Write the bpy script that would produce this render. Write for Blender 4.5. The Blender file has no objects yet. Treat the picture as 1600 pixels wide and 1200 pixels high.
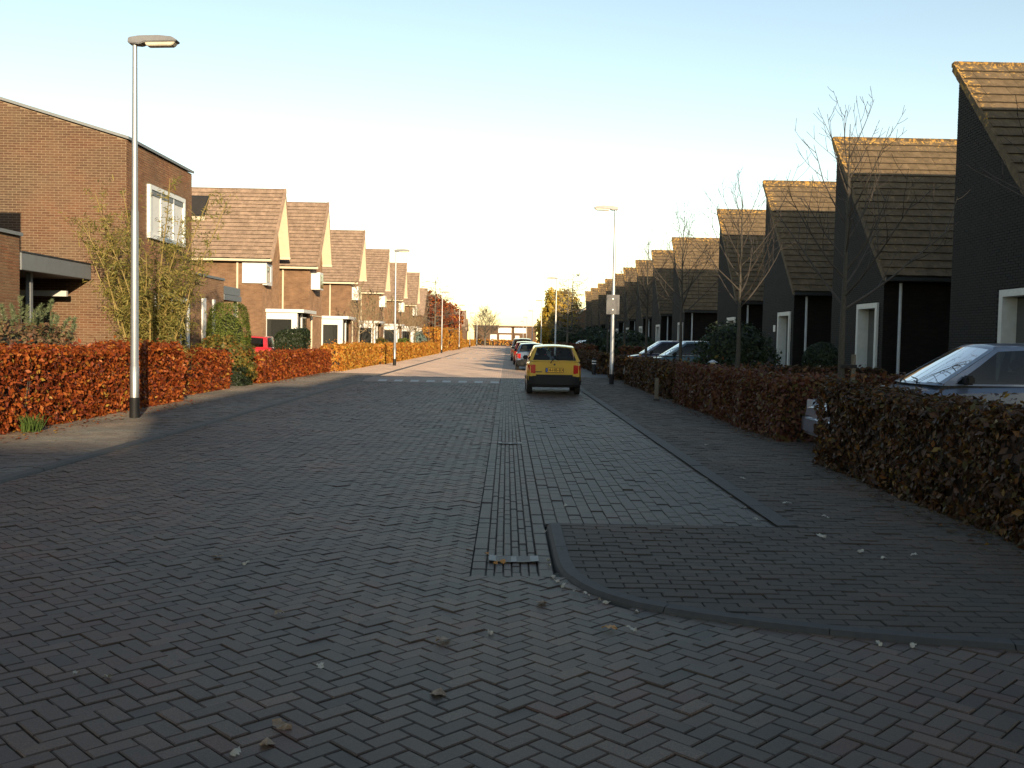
import bpy, bmesh, math, random
import numpy as np
from mathutils import Vector, Matrix
R = math.radians
random.seed(7); rng = np.random.default_rng(7)
SC = bpy.context.scene
COL = SC.collection

# ------------------------------------------------------------------ camera
CAM_PITCH, CAM_YAW, CAM_ROLL, EYE = R(2.6274), R(-0.3557), R(1.1), 1.6
cd = bpy.data.cameras.new('camera'); cam = bpy.data.objects.new('camera', cd); COL.objects.link(cam)
cd.sensor_width = 36; cd.lens = 33.75; cd.clip_start = 0.05; cd.clip_end = 4000
cy, sy = math.cos(CAM_YAW), math.sin(CAM_YAW)
right0 = Vector((cy, -sy * 0 + sy, 0)); fwd_h = Vector((-sy, cy, 0))
cp, sp = math.cos(CAM_PITCH), math.sin(CAM_PITCH)
fwd = fwd_h * cp + Vector((0, 0, -sp)); up0 = fwd_h * sp + Vector((0, 0, cp))
cr, sr = math.cos(CAM_ROLL), math.sin(CAM_ROLL)
rt = right0 * cr + up0 * sr; up = up0 * cr - right0 * sr
cam.matrix_world = Matrix(((rt.x, up.x, -fwd.x, 0), (rt.y, up.y, -fwd.y, 0), (rt.z, up.z, -fwd.z, EYE), (0, 0, 0, 1)))
SC.camera = cam

# ------------------------------------------------------------------ sky and sun
SUN_EL, SUN_AZ = R(10.8), R(17.0)        # low sun behind the viewer, a little to the right
SUN_STRENGTH, SKY_STRENGTH, EXPOSURE = 4.6, 0.14, 0.78
w = bpy.data.worlds.new('World'); SC.world = w; w.use_nodes = True
nt = w.node_tree; nt.nodes.clear()
wo = nt.nodes.new('ShaderNodeOutputWorld'); bg = nt.nodes.new('ShaderNodeBackground'); sk = nt.nodes.new('ShaderNodeTexSky')
sk.sky_type = 'NISHITA'; sk.sun_disc = False; sk.sun_elevation = SUN_EL; sk.sun_rotation = math.pi - SUN_AZ
sk.altitude = 0; sk.air_density = 1.0; sk.dust_density = 0.2; sk.ozone_density = 0.0
bg.inputs['Strength'].default_value = SKY_STRENGTH
nt.links.new(sk.outputs[0], bg.inputs[0]); nt.links.new(bg.outputs[0], wo.inputs[0])
sd = bpy.data.lights.new('sun', 'SUN'); sun = bpy.data.objects.new('sun', sd); COL.objects.link(sun)
sd.energy = SUN_STRENGTH; sd.angle = R(0.5); sd.color = (1.0, 0.79, 0.52)
sdir = Vector((-math.sin(SUN_AZ) * math.cos(SUN_EL), math.cos(SUN_AZ) * math.cos(SUN_EL), -math.sin(SUN_EL)))
sun.rotation_euler = sdir.to_track_quat('-Z', 'Y').to_euler(); sun.location = (20, -40, 30)
vs = SC.view_settings; vs.view_transform = 'Standard'; vs.look = 'None'; vs.exposure = EXPOSURE; vs.gamma = 1; vs.use_curve_mapping = False

# ------------------------------------------------------------------ helpers
def mk(name, V, F, mat=None, parent=None, smooth=False, rnd=None, loc=None, mats=None, midx=None):
    me = bpy.data.meshes.new(name)
    if isinstance(F, np.ndarray):
        V = np.asarray(V, dtype=np.float32).reshape(-1, 3); n, k = F.shape
        me.vertices.add(len(V)); me.vertices.foreach_set('co', V.ravel())
        me.loops.add(n * k); me.loops.foreach_set('vertex_index', F.astype(np.int32).ravel())
        me.polygons.add(n); me.polygons.foreach_set('loop_start', (np.arange(n) * k).astype(np.int32))
        me.update(calc_edges=True)
    else:
        me.from_pydata([tuple(v) for v in V], [], F); me.update()
    if rnd is not None:
        a = me.attributes.new('rnd', 'FLOAT', 'FACE'); a.data.foreach_set('value', np.asarray(rnd, dtype=np.float32))
    for m in (mats or ([mat] if mat else [])): me.materials.append(m)
    if midx is not None: me.polygons.foreach_set('material_index', np.asarray(midx, dtype=np.int32))
    if smooth: me.polygons.foreach_set('use_smooth', np.ones(len(me.polygons), dtype=bool))
    return put(name, me, parent, loc)
def put(name, me, parent=None, loc=None, rot=None):
    o = bpy.data.objects.new(name, me); COL.objects.link(o)
    if parent: o.parent = parent
    if loc is not None: o.location = loc
    if rot is not None: o.rotation_euler = rot
    return o
def tag(o, label, cat, group=None):
    o['label'] = label; o['category'] = cat
    if group: o['group'] = group
    return o
def struct(o): o['kind'] = 'structure'; return o
def stuff(o): o['kind'] = 'stuff'; return o
def thing(name, label, cat, loc=(0, 0, 0), rotz=0, group=None):
    o = bpy.data.objects.new(name, None); COL.objects.link(o); o.location = loc; o.rotation_euler = (0, 0, rotz)
    o.empty_display_size = 0.2
    return tag(o, label, cat, group)
def copy_tree(o, parent=None):
    c = o.copy(); COL.objects.link(c)
    if parent: c.parent = parent
    for ch in list(o.children): copy_tree(ch, c)
    return c
class MB:
    def __init__(s): s.v = []; s.f = []
    def quad(s, *p):
        b = len(s.v); s.v += [tuple(q) for q in p]; s.f.append(tuple(range(b, b + len(p)))); return s
    def box(s, x0, x1, y0, y1, z0, z1):
        b = len(s.v); s.v += [(x0, y0, z0), (x1, y0, z0), (x1, y1, z0), (x0, y1, z0), (x0, y0, z1), (x1, y0, z1), (x1, y1, z1), (x0, y1, z1)]
        s.f += [tuple(b + i for i in q) for q in ((0, 3, 2, 1), (4, 5, 6, 7), (0, 1, 5, 4), (1, 2, 6, 5), (2, 3, 7, 6), (3, 0, 4, 7))]; return s
    def prism(s, poly, axis, a, b_):
        """poly: 2-D outline; axis 'x' takes (y,z), 'y' takes (x,z), 'z' takes (x,y)"""
        P = {'x': lambda p, t: (t, p[0], p[1]), 'y': lambda p, t: (p[0], t, p[1]), 'z': lambda p, t: (p[0], p[1], t)}[axis]
        n = len(poly); b = len(s.v); s.v += [P(p, a) for p in poly] + [P(p, b_) for p in poly]
        s.f.append(tuple(range(b, b + n))[::-1]); s.f.append(tuple(range(b + n, b + 2 * n)))
        s.f += [(b + i, b + (i + 1) % n, b + n + (i + 1) % n, b + n + i) for i in range(n)]; return s
    def tube(s, pts, rad, n=8, cap=True):
        pts = [Vector(p) for p in pts]; b = len(s.v); m = len(pts)
        if not hasattr(rad, '__len__'): rad = [rad] * m
        for i, p in enumerate(pts):
            d = (pts[min(i + 1, m - 1)] - pts[max(i - 1, 0)]).normalized()
            a = d.orthogonal().normalized() if abs(d.z) < 0.95 else Vector((1, 0, 0)); a = (a - d * a.dot(d)).normalized(); c = d.cross(a)
            s.v += [tuple(p + (a * math.cos(2 * math.pi * k / n) + c * math.sin(2 * math.pi * k / n)) * rad[i]) for k in range(n)]
        for i in range(m - 1):
            s.f += [(b + i * n + k, b + i * n + (k + 1) % n, b + (i + 1) * n + (k + 1) % n, b + (i + 1) * n + k) for k in range(n)]
        if cap: s.f.append(tuple(range(b, b + n))[::-1]); s.f.append(tuple(range(b + (m - 1) * n, b + m * n)))
        return s
    def build(s, name, mat, parent=None, smooth=False, bevel=0, loc=None, seg=2):
        o = mk(name, s.v, s.f, mat, parent, False, loc=loc)
        bm = bmesh.new(); bm.from_mesh(o.data); bmesh.ops.recalc_face_normals(bm, faces=bm.faces)
        if bevel: bmesh.ops.bevel(bm, geom=list(bm.edges), offset=bevel, segments=seg, affect='EDGES', clamp_overlap=True)
        bm.to_mesh(o.data); bm.free()
        if smooth:
            o.data.shade_smooth(); o.data.set_sharp_from_angle(angle=R(40))
        return o

# ------------------------------------------------------------------ materials
MATS = {}
def nodes(name):
    m = bpy.data.materials.new(name); m.use_nodes = True; MATS[name] = m
    n = m.node_tree; b = n.nodes['Principled BSDF']; return m, n, b
def N(n, t, **k):
    x = n.nodes.new(t)
    for a, v in k.items():
        if a.startswith('i_'): x.inputs[a[2:].replace('_', ' ')].default_value = v
        else: setattr(x, a, v)
    return x
def ramp(n, stops, src, interp='LINEAR'):
    r = n.nodes.new('ShaderNodeValToRGB'); e = r.color_ramp.elements; r.color_ramp.interpolation = interp
    while len(e) < len(stops): e.new(0.5)
    for i, (p, c) in enumerate(stops): e[i].position = p; e[i].color = (*c, 1)
    n.links.new(src, r.inputs[0]); return r.outputs[0]
def mixc(n, fac, a, b, mode='MIX'):
    x = n.nodes.new('ShaderNodeMix'); x.data_type = 'RGBA'; x.blend_type = mode
    for s, v in ((0, fac), (6, a), (7, b)):
        if isinstance(v, bpy.types.NodeSocket): n.links.new(v, x.inputs[s])
        else: x.inputs[s].default_value = v if s == 0 else (*v, 1)
    return x.outputs[2]
def math_(n, op, a, b=0.0):
    x = n.nodes.new('ShaderNodeMath'); x.operation = op
    for i, v in enumerate((a, b)):
        if isinstance(v, bpy.types.NodeSocket): n.links.new(v, x.inputs[i])
        else: x.inputs[i].default_value = v
    return x.outputs[0]
def noise(n, scale, detail=4, rough=0.6, vec=None):
    x = N(n, 'ShaderNodeTexNoise'); x.inputs['Scale'].default_value = scale; x.inputs['Detail'].default_value = detail; x.inputs['Roughness'].default_value = rough
    if vec is None: vec = N(n, 'ShaderNodeNewGeometry').outputs['Position']
    n.links.new(vec, x.inputs['Vector']); return x.outputs['Fac']
def bump(n, b, h, strength=0.3, dist=0.01):
    x = N(n, 'ShaderNodeBump'); x.inputs['Strength'].default_value = strength; x.inputs['Distance'].default_value = dist
    n.links.new(h, x.inputs['Height']); n.links.new(x.outputs[0], b.inputs['Normal'])
def plain(name, col, rough=0.5, metal=0, var=0.12, scale=6, spec=0.5, coat=0, emit=None):
    m, n, b = nodes(name); b.inputs['Roughness'].default_value = rough; b.inputs['Metallic'].default_value = metal
    b.inputs['Specular IOR Level'].default_value = spec; b.inputs['Coat Weight'].default_value = coat; b.inputs['Coat Roughness'].default_value = 0.06
    d = tuple(c * (1 - 2 * var) for c in col)
    c = ramp(n, [(0.3, d), (0.75, col)], noise(n, scale, 5)); n.links.new(c, b.inputs['Base Color'])
    if emit: b.inputs['Emission Color'].default_value = (*emit, 1); b.inputs['Emission Strength'].default_value = 1
    return m
def rnd_val(n):
    a = N(n, 'ShaderNodeAttribute'); a.attribute_name = 'rnd'; o = N(n, 'ShaderNodeObjectInfo')
    return math_(n, 'FRACT', math_(n, 'ADD', a.outputs['Fac'], o.outputs['Random']))
def paver(name, stops, rough=0.62, dirt=(0.03, 0.026, 0.02)):
    m, n, b = nodes(name)
    c = ramp(n, stops, rnd_val(n))
    sp_ = noise(n, 170, 3, 0.7); c = mixc(n, 1.0, c, ramp(n, [(0.35, (0.5, 0.5, 0.5)), (0.58, (1, 1, 1)), (0.66, (1.5, 1.5, 1.5)), (0.72, (3.2, 3.2, 3.2))], sp_), 'MULTIPLY')
    c = mixc(n, 1.0, c, ramp(n, [(0.35, (0.9, 1.0, 1.04)), (0.65, (1.16, 0.98, 0.9))], noise(n, 0.7, 3)), 'MULTIPLY')
    c = mixc(n, ramp(n, [(0.42, (0, 0, 0)), (0.7, (0.6, 0.6, 0.6))], noise(n, 1.1, 8, 0.7)), c, dirt)
    c = mixc(n, 1.0, c, ramp(n, [(0.38, (0.8, 0.8, 0.8)), (0.62, (1.22, 1.2, 1.17))], noise(n, 0.32, 4)), 'MULTIPLY')
    n.links.new(c, b.inputs['Base Color']); b.inputs['Roughness'].default_value = rough
    b.inputs['Specular IOR Level'].default_value = 0.5; b.inputs['Diffuse Roughness'].default_value = 1.0
    bump(n, b, sp_, 0.5, 0.003); return m
def brickwall(name, c1, c2, mortar, rough=0.85, bw=0.22, rh=0.065):
    m, n, b = nodes(name); g = N(n, 'ShaderNodeNewGeometry'); s = N(n, 'ShaderNodeSeparateXYZ'); n.links.new(g.outputs['Position'], s.inputs[0])
    u = math_(n, 'ADD', s.outputs[0], s.outputs[1]); cb = N(n, 'ShaderNodeCombineXYZ'); n.links.new(u, cb.inputs[0]); n.links.new(s.outputs[2], cb.inputs[1])
    t = N(n, 'ShaderNodeTexBrick'); n.links.new(cb.outputs[0], t.inputs['Vector']); t.inputs['Scale'].default_value = 1
    t.inputs['Brick Width'].default_value = bw; t.inputs['Row Height'].default_value = rh; t.inputs['Mortar Size'].default_value = 0.007; t.inputs['Mortar Smooth'].default_value = 0.2
    t.inputs['Color1'].default_value = (*c1, 1); t.inputs['Color2'].default_value = (*c2, 1); t.inputs['Mortar'].default_value = (*mortar, 1); t.inputs['Bias'].default_value = 0.1
    c = mixc(n, 1.0, t.outputs['Color'], ramp(n, [(0.3, (0.7, 0.7, 0.7)), (0.7, (1.15, 1.12, 1.1))], noise(n, 2.2, 6)), 'MULTIPLY')
    n.links.new(c, b.inputs['Base Color']); b.inputs['Roughness'].default_value = rough; b.inputs['Specular IOR Level'].default_value = 0.2; b.inputs['Diffuse Roughness'].default_value = 0.8
    h = math_(n, 'SUBTRACT', noise(n, 60, 3), math_(n, 'MULTIPLY', t.outputs['Fac'], 1.5)); bump(n, b, h, 0.6, 0.008); return m
def tile_mat(name, stops, lichen=False):
    m, n, b = nodes(name); c = ramp(n, stops, rnd_val(n))
    c = mixc(n, 1.0, c, ramp(n, [(0.3, (0.6, 0.6, 0.6)), (0.7, (1.2, 1.2, 1.2))], noise(n, 3.5, 7, 0.7)), 'MULTIPLY')
    if lichen:
        g = N(n, 'ShaderNodeNewGeometry'); s = N(n, 'ShaderNodeSeparateXYZ'); n.links.new(g.outputs['Position'], s.inputs[0])
        edge = math_(n, 'MULTIPLY', ramp(n, [(0.0, (1, 1, 1)), (0.5, (0, 0, 0))], math_(n, 'SUBTRACT', s.outputs[0], 12.0)), ramp(n, [(0.0, (0, 0, 0)), (1, (1, 1, 1))], math_(n, 'DIVIDE', math_(n, 'SUBTRACT', s.outputs[2], 6.2), 2.5)))
        ridge = ramp(n, [(0.45, (0, 0, 0)), (1.0, (0.8, 0.8, 0.8))], math_(n, 'SUBTRACT', s.outputs[2], 8.25))
        k = math_(n, 'MAXIMUM', edge, ridge); nz = noise(n, 7, 5, 0.75)
        f = ramp(n, [(0.0, (0, 0, 0)), (0.06, (1, 1, 1))], math_(n, 'SUBTRACT', math_(n, 'ADD', nz, math_(n, 'MULTIPLY', k, 0.16)), 0.64))
        c = mixc(n, f, c, (0.46, 0.27, 0.07))
    n.links.new(c, b.inputs['Base Color']); b.inputs['Roughness'].default_value = 0.8; b.inputs['Specular IOR Level'].default_value = 0.15; b.inputs['Diffuse Roughness'].default_value = 1.0; bump(n, b, noise(n, 45, 4), 0.4, 0.006); return m
def leafmat(name, stops, trans=0.35, rough=0.5):
    m, n, b = nodes(name); c = ramp(n, stops, rnd_val(n))
    b.inputs['Roughness'].default_value = rough; b.inputs['Specular IOR Level'].default_value = 0.35; n.links.new(c, b.inputs['Base Color'])
    t = N(n, 'ShaderNodeBsdfTranslucent'); n.links.new(c, t.inputs[0]); x = N(n, 'ShaderNodeMixShader'); x.inputs[0].default_value = trans
    n.links.new(b.outputs[0], x.inputs[1]); n.links.new(t.outputs[0], x.inputs[2]); n.links.new(x.outputs[0], n.nodes['Material Output'].inputs[0]); return m
def carglass(name, tint=(0.5, 0.55, 0.55)):
    m, n, b = nodes(name); n.nodes.remove(b)
    t = N(n, 'ShaderNodeBsdfTransparent'); t.inputs[0].default_value = (*tint, 1); g = N(n, 'ShaderNodeBsdfGlossy'); g.inputs['Roughness'].default_value = 0.03
    l = N(n, 'ShaderNodeFresnel'); l.inputs[0].default_value = 1.38; x = N(n, 'ShaderNodeMixShader')
    n.links.new(l.outputs[0], x.inputs[0]); n.links.new(t.outputs[0], x.inputs[1]); n.links.new(g.outputs[0], x.inputs[2]); n.links.new(x.outputs[0], n.nodes['Material Output'].inputs[0]); return m

M_ROAD = paver('road_brick', [(0.00, (0.04353, 0.02731, 0.01806)), (0.20, (0.06855, 0.04403, 0.02945)), (0.55, (0.07216, 0.04635, 0.031)), (0.85, (0.1071, 0.06992, 0.04771)), (0.95, (0.07227, 0.04003, 0.02664)), (1.00, (0.09033, 0.04003, 0.02531))], 0.6)
M_PARK = paver('parking_brick', [(0, (0.04081, 0.02906, 0.02117)), (0.5, (0.04964, 0.03511, 0.02496)), (1, (0.05849, 0.03814, 0.02605))], 0.6)
M_PAVE = paver('pavement_brick', [(0, (0.04563, 0.03594, 0.02736)), (0.5, (0.05746, 0.04375, 0.03312)), (1, (0.07098, 0.05156, 0.03888))], 0.8)
M_PAVEL = paver('pavement_brick_warm', [(0, (0.0816, 0.0714, 0.05984)), (0.5, (0.102, 0.08976, 0.0748)), (1, (0.1156, 0.0986, 0.0816))])
M_GUT = paver('gutter_brick', [(0, (0.0552, 0.0396, 0.02924)), (0.5, (0.06716, 0.0495, 0.03698)), (1, (0.07728, 0.0522, 0.03784))], 0.6)
M_KERBL = plain('worn_kerb_concrete', (0.085, 0.07, 0.056), 0.7, scale=14, var=0.2)
M_KERB = plain('kerb_concrete', (0.046, 0.041, 0.036), 0.75, scale=14, var=0.2)
M_BED = plain('joint_sand', (0.033, 0.03, 0.02), 0.95, scale=5, var=0.3)
M_SOIL = plain('garden_soil', (0.075, 0.07, 0.038), 0.95, scale=2, var=0.25)
M_WHITEP = plain('white_road_paint', (0.4, 0.39, 0.37), 0.6, scale=20, var=0.14)
M_GRATE = plain('worn_grate_iron', (0.17, 0.165, 0.16), 0.55, 0.3, scale=30, var=0.2)
M_STEEL = plain('galvanised_steel', (0.42, 0.42, 0.41), 0.42, 0.75, scale=9, var=0.08)
M_LAMP = plain('lamp_housing', (0.2, 0.2, 0.21), 0.45, 0.2)
M_SIGN = plain('sign_back_grey', (0.1, 0.1, 0.105), 0.6)
M_LENS = plain('lamp_lens', (0.62, 0.55, 0.42), 0.2, spec=0.7)
M_BLACK = plain('black_plastic', (0.016, 0.016, 0.017), 0.6, var=0.15, spec=0.25)
M_RUB = plain('tyre_rubber', (0.018, 0.018, 0.018), 0.85)
M_WHITE = plain('white_frame_paint', (0.78, 0.77, 0.74), 0.45, var=0.05)
M_GREYW = plain('grey_white_frame', (0.58, 0.58, 0.55), 0.5, var=0.08)
M_CREAM = plain('cream_board', (0.66, 0.56, 0.4), 0.6, var=0.06)
M_GREYB = plain('grey_fascia_board', (0.2, 0.215, 0.225), 0.6, var=0.08)
M_DARKM = plain('dark_metal', (0.04, 0.042, 0.045), 0.45, 0.3)
M_PIPE = plain('downpipe_zinc', (0.5, 0.53, 0.57), 0.5, 0.1, var=0.1)
M_CURT = plain('white_curtain', (0.8, 0.79, 0.76), 0.85, var=0.06, scale=18)
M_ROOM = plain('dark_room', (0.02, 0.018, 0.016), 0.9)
M_BARK = plain('bark', (0.07, 0.06, 0.045), 0.85, var=0.25, scale=30)
M_TWIG = plain('twig_bark', (0.06, 0.048, 0.038), 0.8, var=0.2)
M_CORE = plain('hedge_twigs', (0.035, 0.024, 0.017), 0.95, var=0.3, scale=25)
M_COREG = plain('hedge_twigs_green', (0.02, 0.024, 0.012), 0.95, var=0.3, scale=25)
M_WOOD = plain('stake_wood', (0.16, 0.13, 0.095), 0.8, var=0.2, scale=20)
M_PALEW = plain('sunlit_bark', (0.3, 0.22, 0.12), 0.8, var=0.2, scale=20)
M_GRASS = leafmat('grass', [(0, (0.05, 0.09, 0.02)), (1, (0.1, 0.15, 0.035))])
M_BW_C = brickwall('brown_brick', (0.12, 0.066, 0.038), (0.16, 0.095, 0.056), (0.22, 0.16, 0.11))
M_BW_L = brickwall('row_house_brick', (0.19, 0.104, 0.06), (0.255, 0.148, 0.086), (0.25, 0.18, 0.12))
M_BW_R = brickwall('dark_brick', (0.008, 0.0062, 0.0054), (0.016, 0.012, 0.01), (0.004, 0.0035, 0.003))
M_MORTAR = plain('mortar', (0.26, 0.188, 0.122), 0.9, var=0.12, scale=9)
M_CBRICK = paver('loose_wall_brick', [(0, (0.105, 0.052, 0.027)), (0.4, (0.135, 0.07, 0.036)), (0.75, (0.155, 0.09, 0.05)), (1, (0.125, 0.058, 0.031))], 0.85, (0.13, 0.085, 0.05))
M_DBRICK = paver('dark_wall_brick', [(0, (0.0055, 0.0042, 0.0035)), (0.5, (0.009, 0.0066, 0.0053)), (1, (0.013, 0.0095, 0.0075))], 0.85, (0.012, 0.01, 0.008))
M_TILE_L = tile_mat('brown_roof_tile', [(0, (0.2472, 0.1758, 0.1301)), (0.5, (0.2719, 0.1932, 0.1433)), (1, (0.2967, 0.2106, 0.1565))])
M_TILE_R = tile_mat('grey_roof_tile', [(0, (0.13, 0.094, 0.058)), (0.5, (0.14, 0.102, 0.063)), (1, (0.152, 0.11, 0.069))], True)
m, n, b = nodes('window_pane'); M_PANE = m; b.inputs['Base Color'].default_value = (0.03, 0.032, 0.03, 1); b.inputs['Roughness'].default_value = 0.04; b.inputs['IOR'].default_value = 1.9
M_TEDGE = plain('dark_tile_edge', (0.085, 0.062, 0.04), 0.9, var=0.25, scale=12)  # tile butt faces coloured darker than the tile tops
M_SKYL = plain('skylight_blind', (0.045, 0.04, 0.036), 0.35, spec=0.2)
M_GLASS = carglass('car_glass', (0.72, 0.77, 0.76)); M_GLASSM = carglass('smoked_car_glass', (0.42, 0.46, 0.47)); M_GLASSD = carglass('tinted_car_glass', (0.25, 0.28, 0.28))
M_RED = plain('tail_light_red', (0.5, 0.02, 0.015), 0.15, spec=0.8, var=0.02, coat=1); M_AMB = plain('indicator_amber', (0.6, 0.2, 0.02), 0.2)
M_CLEAR = plain('headlight_glass', (0.6, 0.62, 0.64), 0.1, 0.4, spec=0.9)
M_PLATE = plain('plate_yellow', (0.85, 0.46, 0.03), 0.4, var=0.02); M_BLUE = plain('plate_blue', (0.05, 0.13, 0.45), 0.4)
M_SEAT = plain('seat_fabric', (0.03, 0.032, 0.036), 0.9)
LEAF = dict(
 copper=leafmat('copper_beech_leaf', [(0, (0.13, 0.022, 0.008)), (0.3, (0.26, 0.052, 0.012)), (0.65, (0.36, 0.085, 0.016)), (0.93, (0.44, 0.13, 0.022)), (1, (0.4, 0.26, 0.04))]),
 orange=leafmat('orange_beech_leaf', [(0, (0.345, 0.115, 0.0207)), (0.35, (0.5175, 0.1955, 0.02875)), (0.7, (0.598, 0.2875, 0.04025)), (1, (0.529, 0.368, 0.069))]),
 maroon=leafmat('maroon_hedge_leaf', [(0, (0.0675, 0.021, 0.0135)), (0.4, (0.12, 0.0375, 0.0195)), (0.75, (0.15, 0.06375, 0.024)), (1, (0.1275, 0.105, 0.03))]),
 mixed=leafmat('mixed_hedge_leaf', [(0, (0.034, 0.02, 0.011)), (0.35, (0.066, 0.031, 0.014)), (0.6, (0.1, 0.04, 0.016)), (0.8, (0.066, 0.058, 0.018)), (0.93, (0.17, 0.065, 0.017)), (1, (0.22, 0.14, 0.03))]),
 green=leafmat('green_conifer_leaf', [(0, (0.06, 0.09, 0.015)), (0.5, (0.12, 0.16, 0.025)), (1, (0.2, 0.22, 0.04))]),
 dark=leafmat('dark_evergreen_leaf', [(0, (0.0144, 0.024, 0.0112)), (0.6, (0.028, 0.044, 0.0176)), (1, (0.048, 0.064, 0.024))]),
 shrub=leafmat('shrub_leaf', [(0, (0.07, 0.085, 0.02)), (0.5, (0.14, 0.13, 0.03)), (0.8, (0.24, 0.16, 0.03)), (1, (0.3, 0.1, 0.03))]),
 willow=leafmat('willow_leaf', [(0, (0.12, 0.13, 0.03)), (0.5, (0.22, 0.2, 0.05)), (1, (0.34, 0.27, 0.07))]),
 yellow=leafmat('yellow_leaf', [(0, (0.4, 0.25, 0.03)), (0.5, (0.55, 0.36, 0.04)), (1, (0.5, 0.42, 0.1))]),
 pine=leafmat('pine_needle', [(0, (0.07, 0.095, 0.05)), (1, (0.17, 0.2, 0.1))], 0.15),
 blue=leafmat('blue_spruce_needle', [(0, (0.1, 0.15, 0.13)), (1, (0.22, 0.28, 0.24))], 0.15),
 heath=leafmat('heather_leaf', [(0, (0.13, 0.07, 0.045)), (0.6, (0.2, 0.12, 0.06)), (1, (0.16, 0.16, 0.06))]),
)

# ------------------------------------------------------------------ ground, road, pavements
struct(mk('ground', [(-1500, -600, -.09), (1500, -600, -.09), (1500, 2500, -.09), (-1500, 2500, -.09)], [(0, 1, 2, 3)], M_SOIL))
m, n, b = nodes('far_paving_sunlit'); M_FAR = m  # paler than the near bricks: sunlight on the far road put into the colour
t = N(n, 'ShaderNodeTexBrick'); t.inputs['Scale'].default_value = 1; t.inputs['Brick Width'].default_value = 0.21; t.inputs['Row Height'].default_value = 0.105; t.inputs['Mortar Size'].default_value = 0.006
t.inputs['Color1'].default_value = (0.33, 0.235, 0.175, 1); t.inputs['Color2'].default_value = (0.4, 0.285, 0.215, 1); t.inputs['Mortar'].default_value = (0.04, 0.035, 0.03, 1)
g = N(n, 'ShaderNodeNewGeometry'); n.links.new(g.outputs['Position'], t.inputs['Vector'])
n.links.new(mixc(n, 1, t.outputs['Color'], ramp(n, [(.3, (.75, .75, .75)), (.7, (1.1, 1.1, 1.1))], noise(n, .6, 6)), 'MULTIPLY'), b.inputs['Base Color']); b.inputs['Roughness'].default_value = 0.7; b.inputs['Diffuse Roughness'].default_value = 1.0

M_FAR_SHADE = m.copy(); M_FAR_SHADE.name = 'far_paving_shaded'  # darker copy for far strips and near hump, shade put into the colour
for x_ in M_FAR_SHADE.node_tree.nodes:
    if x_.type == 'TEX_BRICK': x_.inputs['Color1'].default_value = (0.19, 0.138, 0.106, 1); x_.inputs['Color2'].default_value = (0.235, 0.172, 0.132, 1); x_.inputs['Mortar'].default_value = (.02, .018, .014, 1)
RX0, RX1, GX0, GX1, KX = -5.25, -0.22, -0.22, 0.36, 2.44     # road, gutter, parking kerb
BRICK_END = 40.0
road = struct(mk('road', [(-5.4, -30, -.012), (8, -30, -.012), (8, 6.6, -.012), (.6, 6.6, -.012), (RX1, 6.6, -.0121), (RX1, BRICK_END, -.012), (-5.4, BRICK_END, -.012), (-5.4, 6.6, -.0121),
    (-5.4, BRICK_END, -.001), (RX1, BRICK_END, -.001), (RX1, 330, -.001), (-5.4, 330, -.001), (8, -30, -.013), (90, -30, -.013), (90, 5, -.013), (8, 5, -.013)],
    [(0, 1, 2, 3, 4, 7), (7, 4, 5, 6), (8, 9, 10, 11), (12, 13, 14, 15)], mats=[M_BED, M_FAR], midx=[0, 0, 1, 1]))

def brick_mesh(name, lx, ly, h, ch, mat, top=0.0):
    x, y = lx / 2, ly / 2
    V = [(-x, -y, top - h), (x, -y, top - h), (x, y, top - h), (-x, y, top - h), (-x, -y, top - ch), (x, -y, top - ch), (x, y, top - ch), (-x, y, top - ch),
         (-x + ch, -y + ch, top), (x - ch, -y + ch, top), (x - ch, y - ch, top), (-x + ch, y - ch, top)]
    F = []
    for a in (0, 4): F += [(a + i, a + (i + 1) % 4, a + 4 + (i + 1) % 4, a + 4 + i) for i in range(4)]
    F.append((8, 9, 10, 11)); me = bpy.data.meshes.new(name); me.from_pydata(V, [], F); me.materials.append(mat); me.update(); return me
def clip(poly, ax, lim, keep_less):
    out = []
    for i in range(len(poly)):
        p, q = poly[i], poly[(i + 1) % len(poly)]
        ip, iq = (p[ax] <= lim) == keep_less, (q[ax] <= lim) == keep_less
        if ip: out.append(p)
        if ip != iq:
            t_ = (lim - p[ax]) / (q[ax] - p[ax]); out.append((p[0] + t_ * (q[0] - p[0]), p[1] + t_ * (q[1] - p[1])))
    return out
def in_view(x, y, z=0):
    d = Vector((x, y, z - EYE)); f_ = d.dot(fwd)
    if f_ < .5: return 0
    u, v = d.dot(rt) / f_, d.dot(up) / f_
    return 1 / f_ if abs(u) < .55 and abs(v) < .42 else 0
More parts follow.
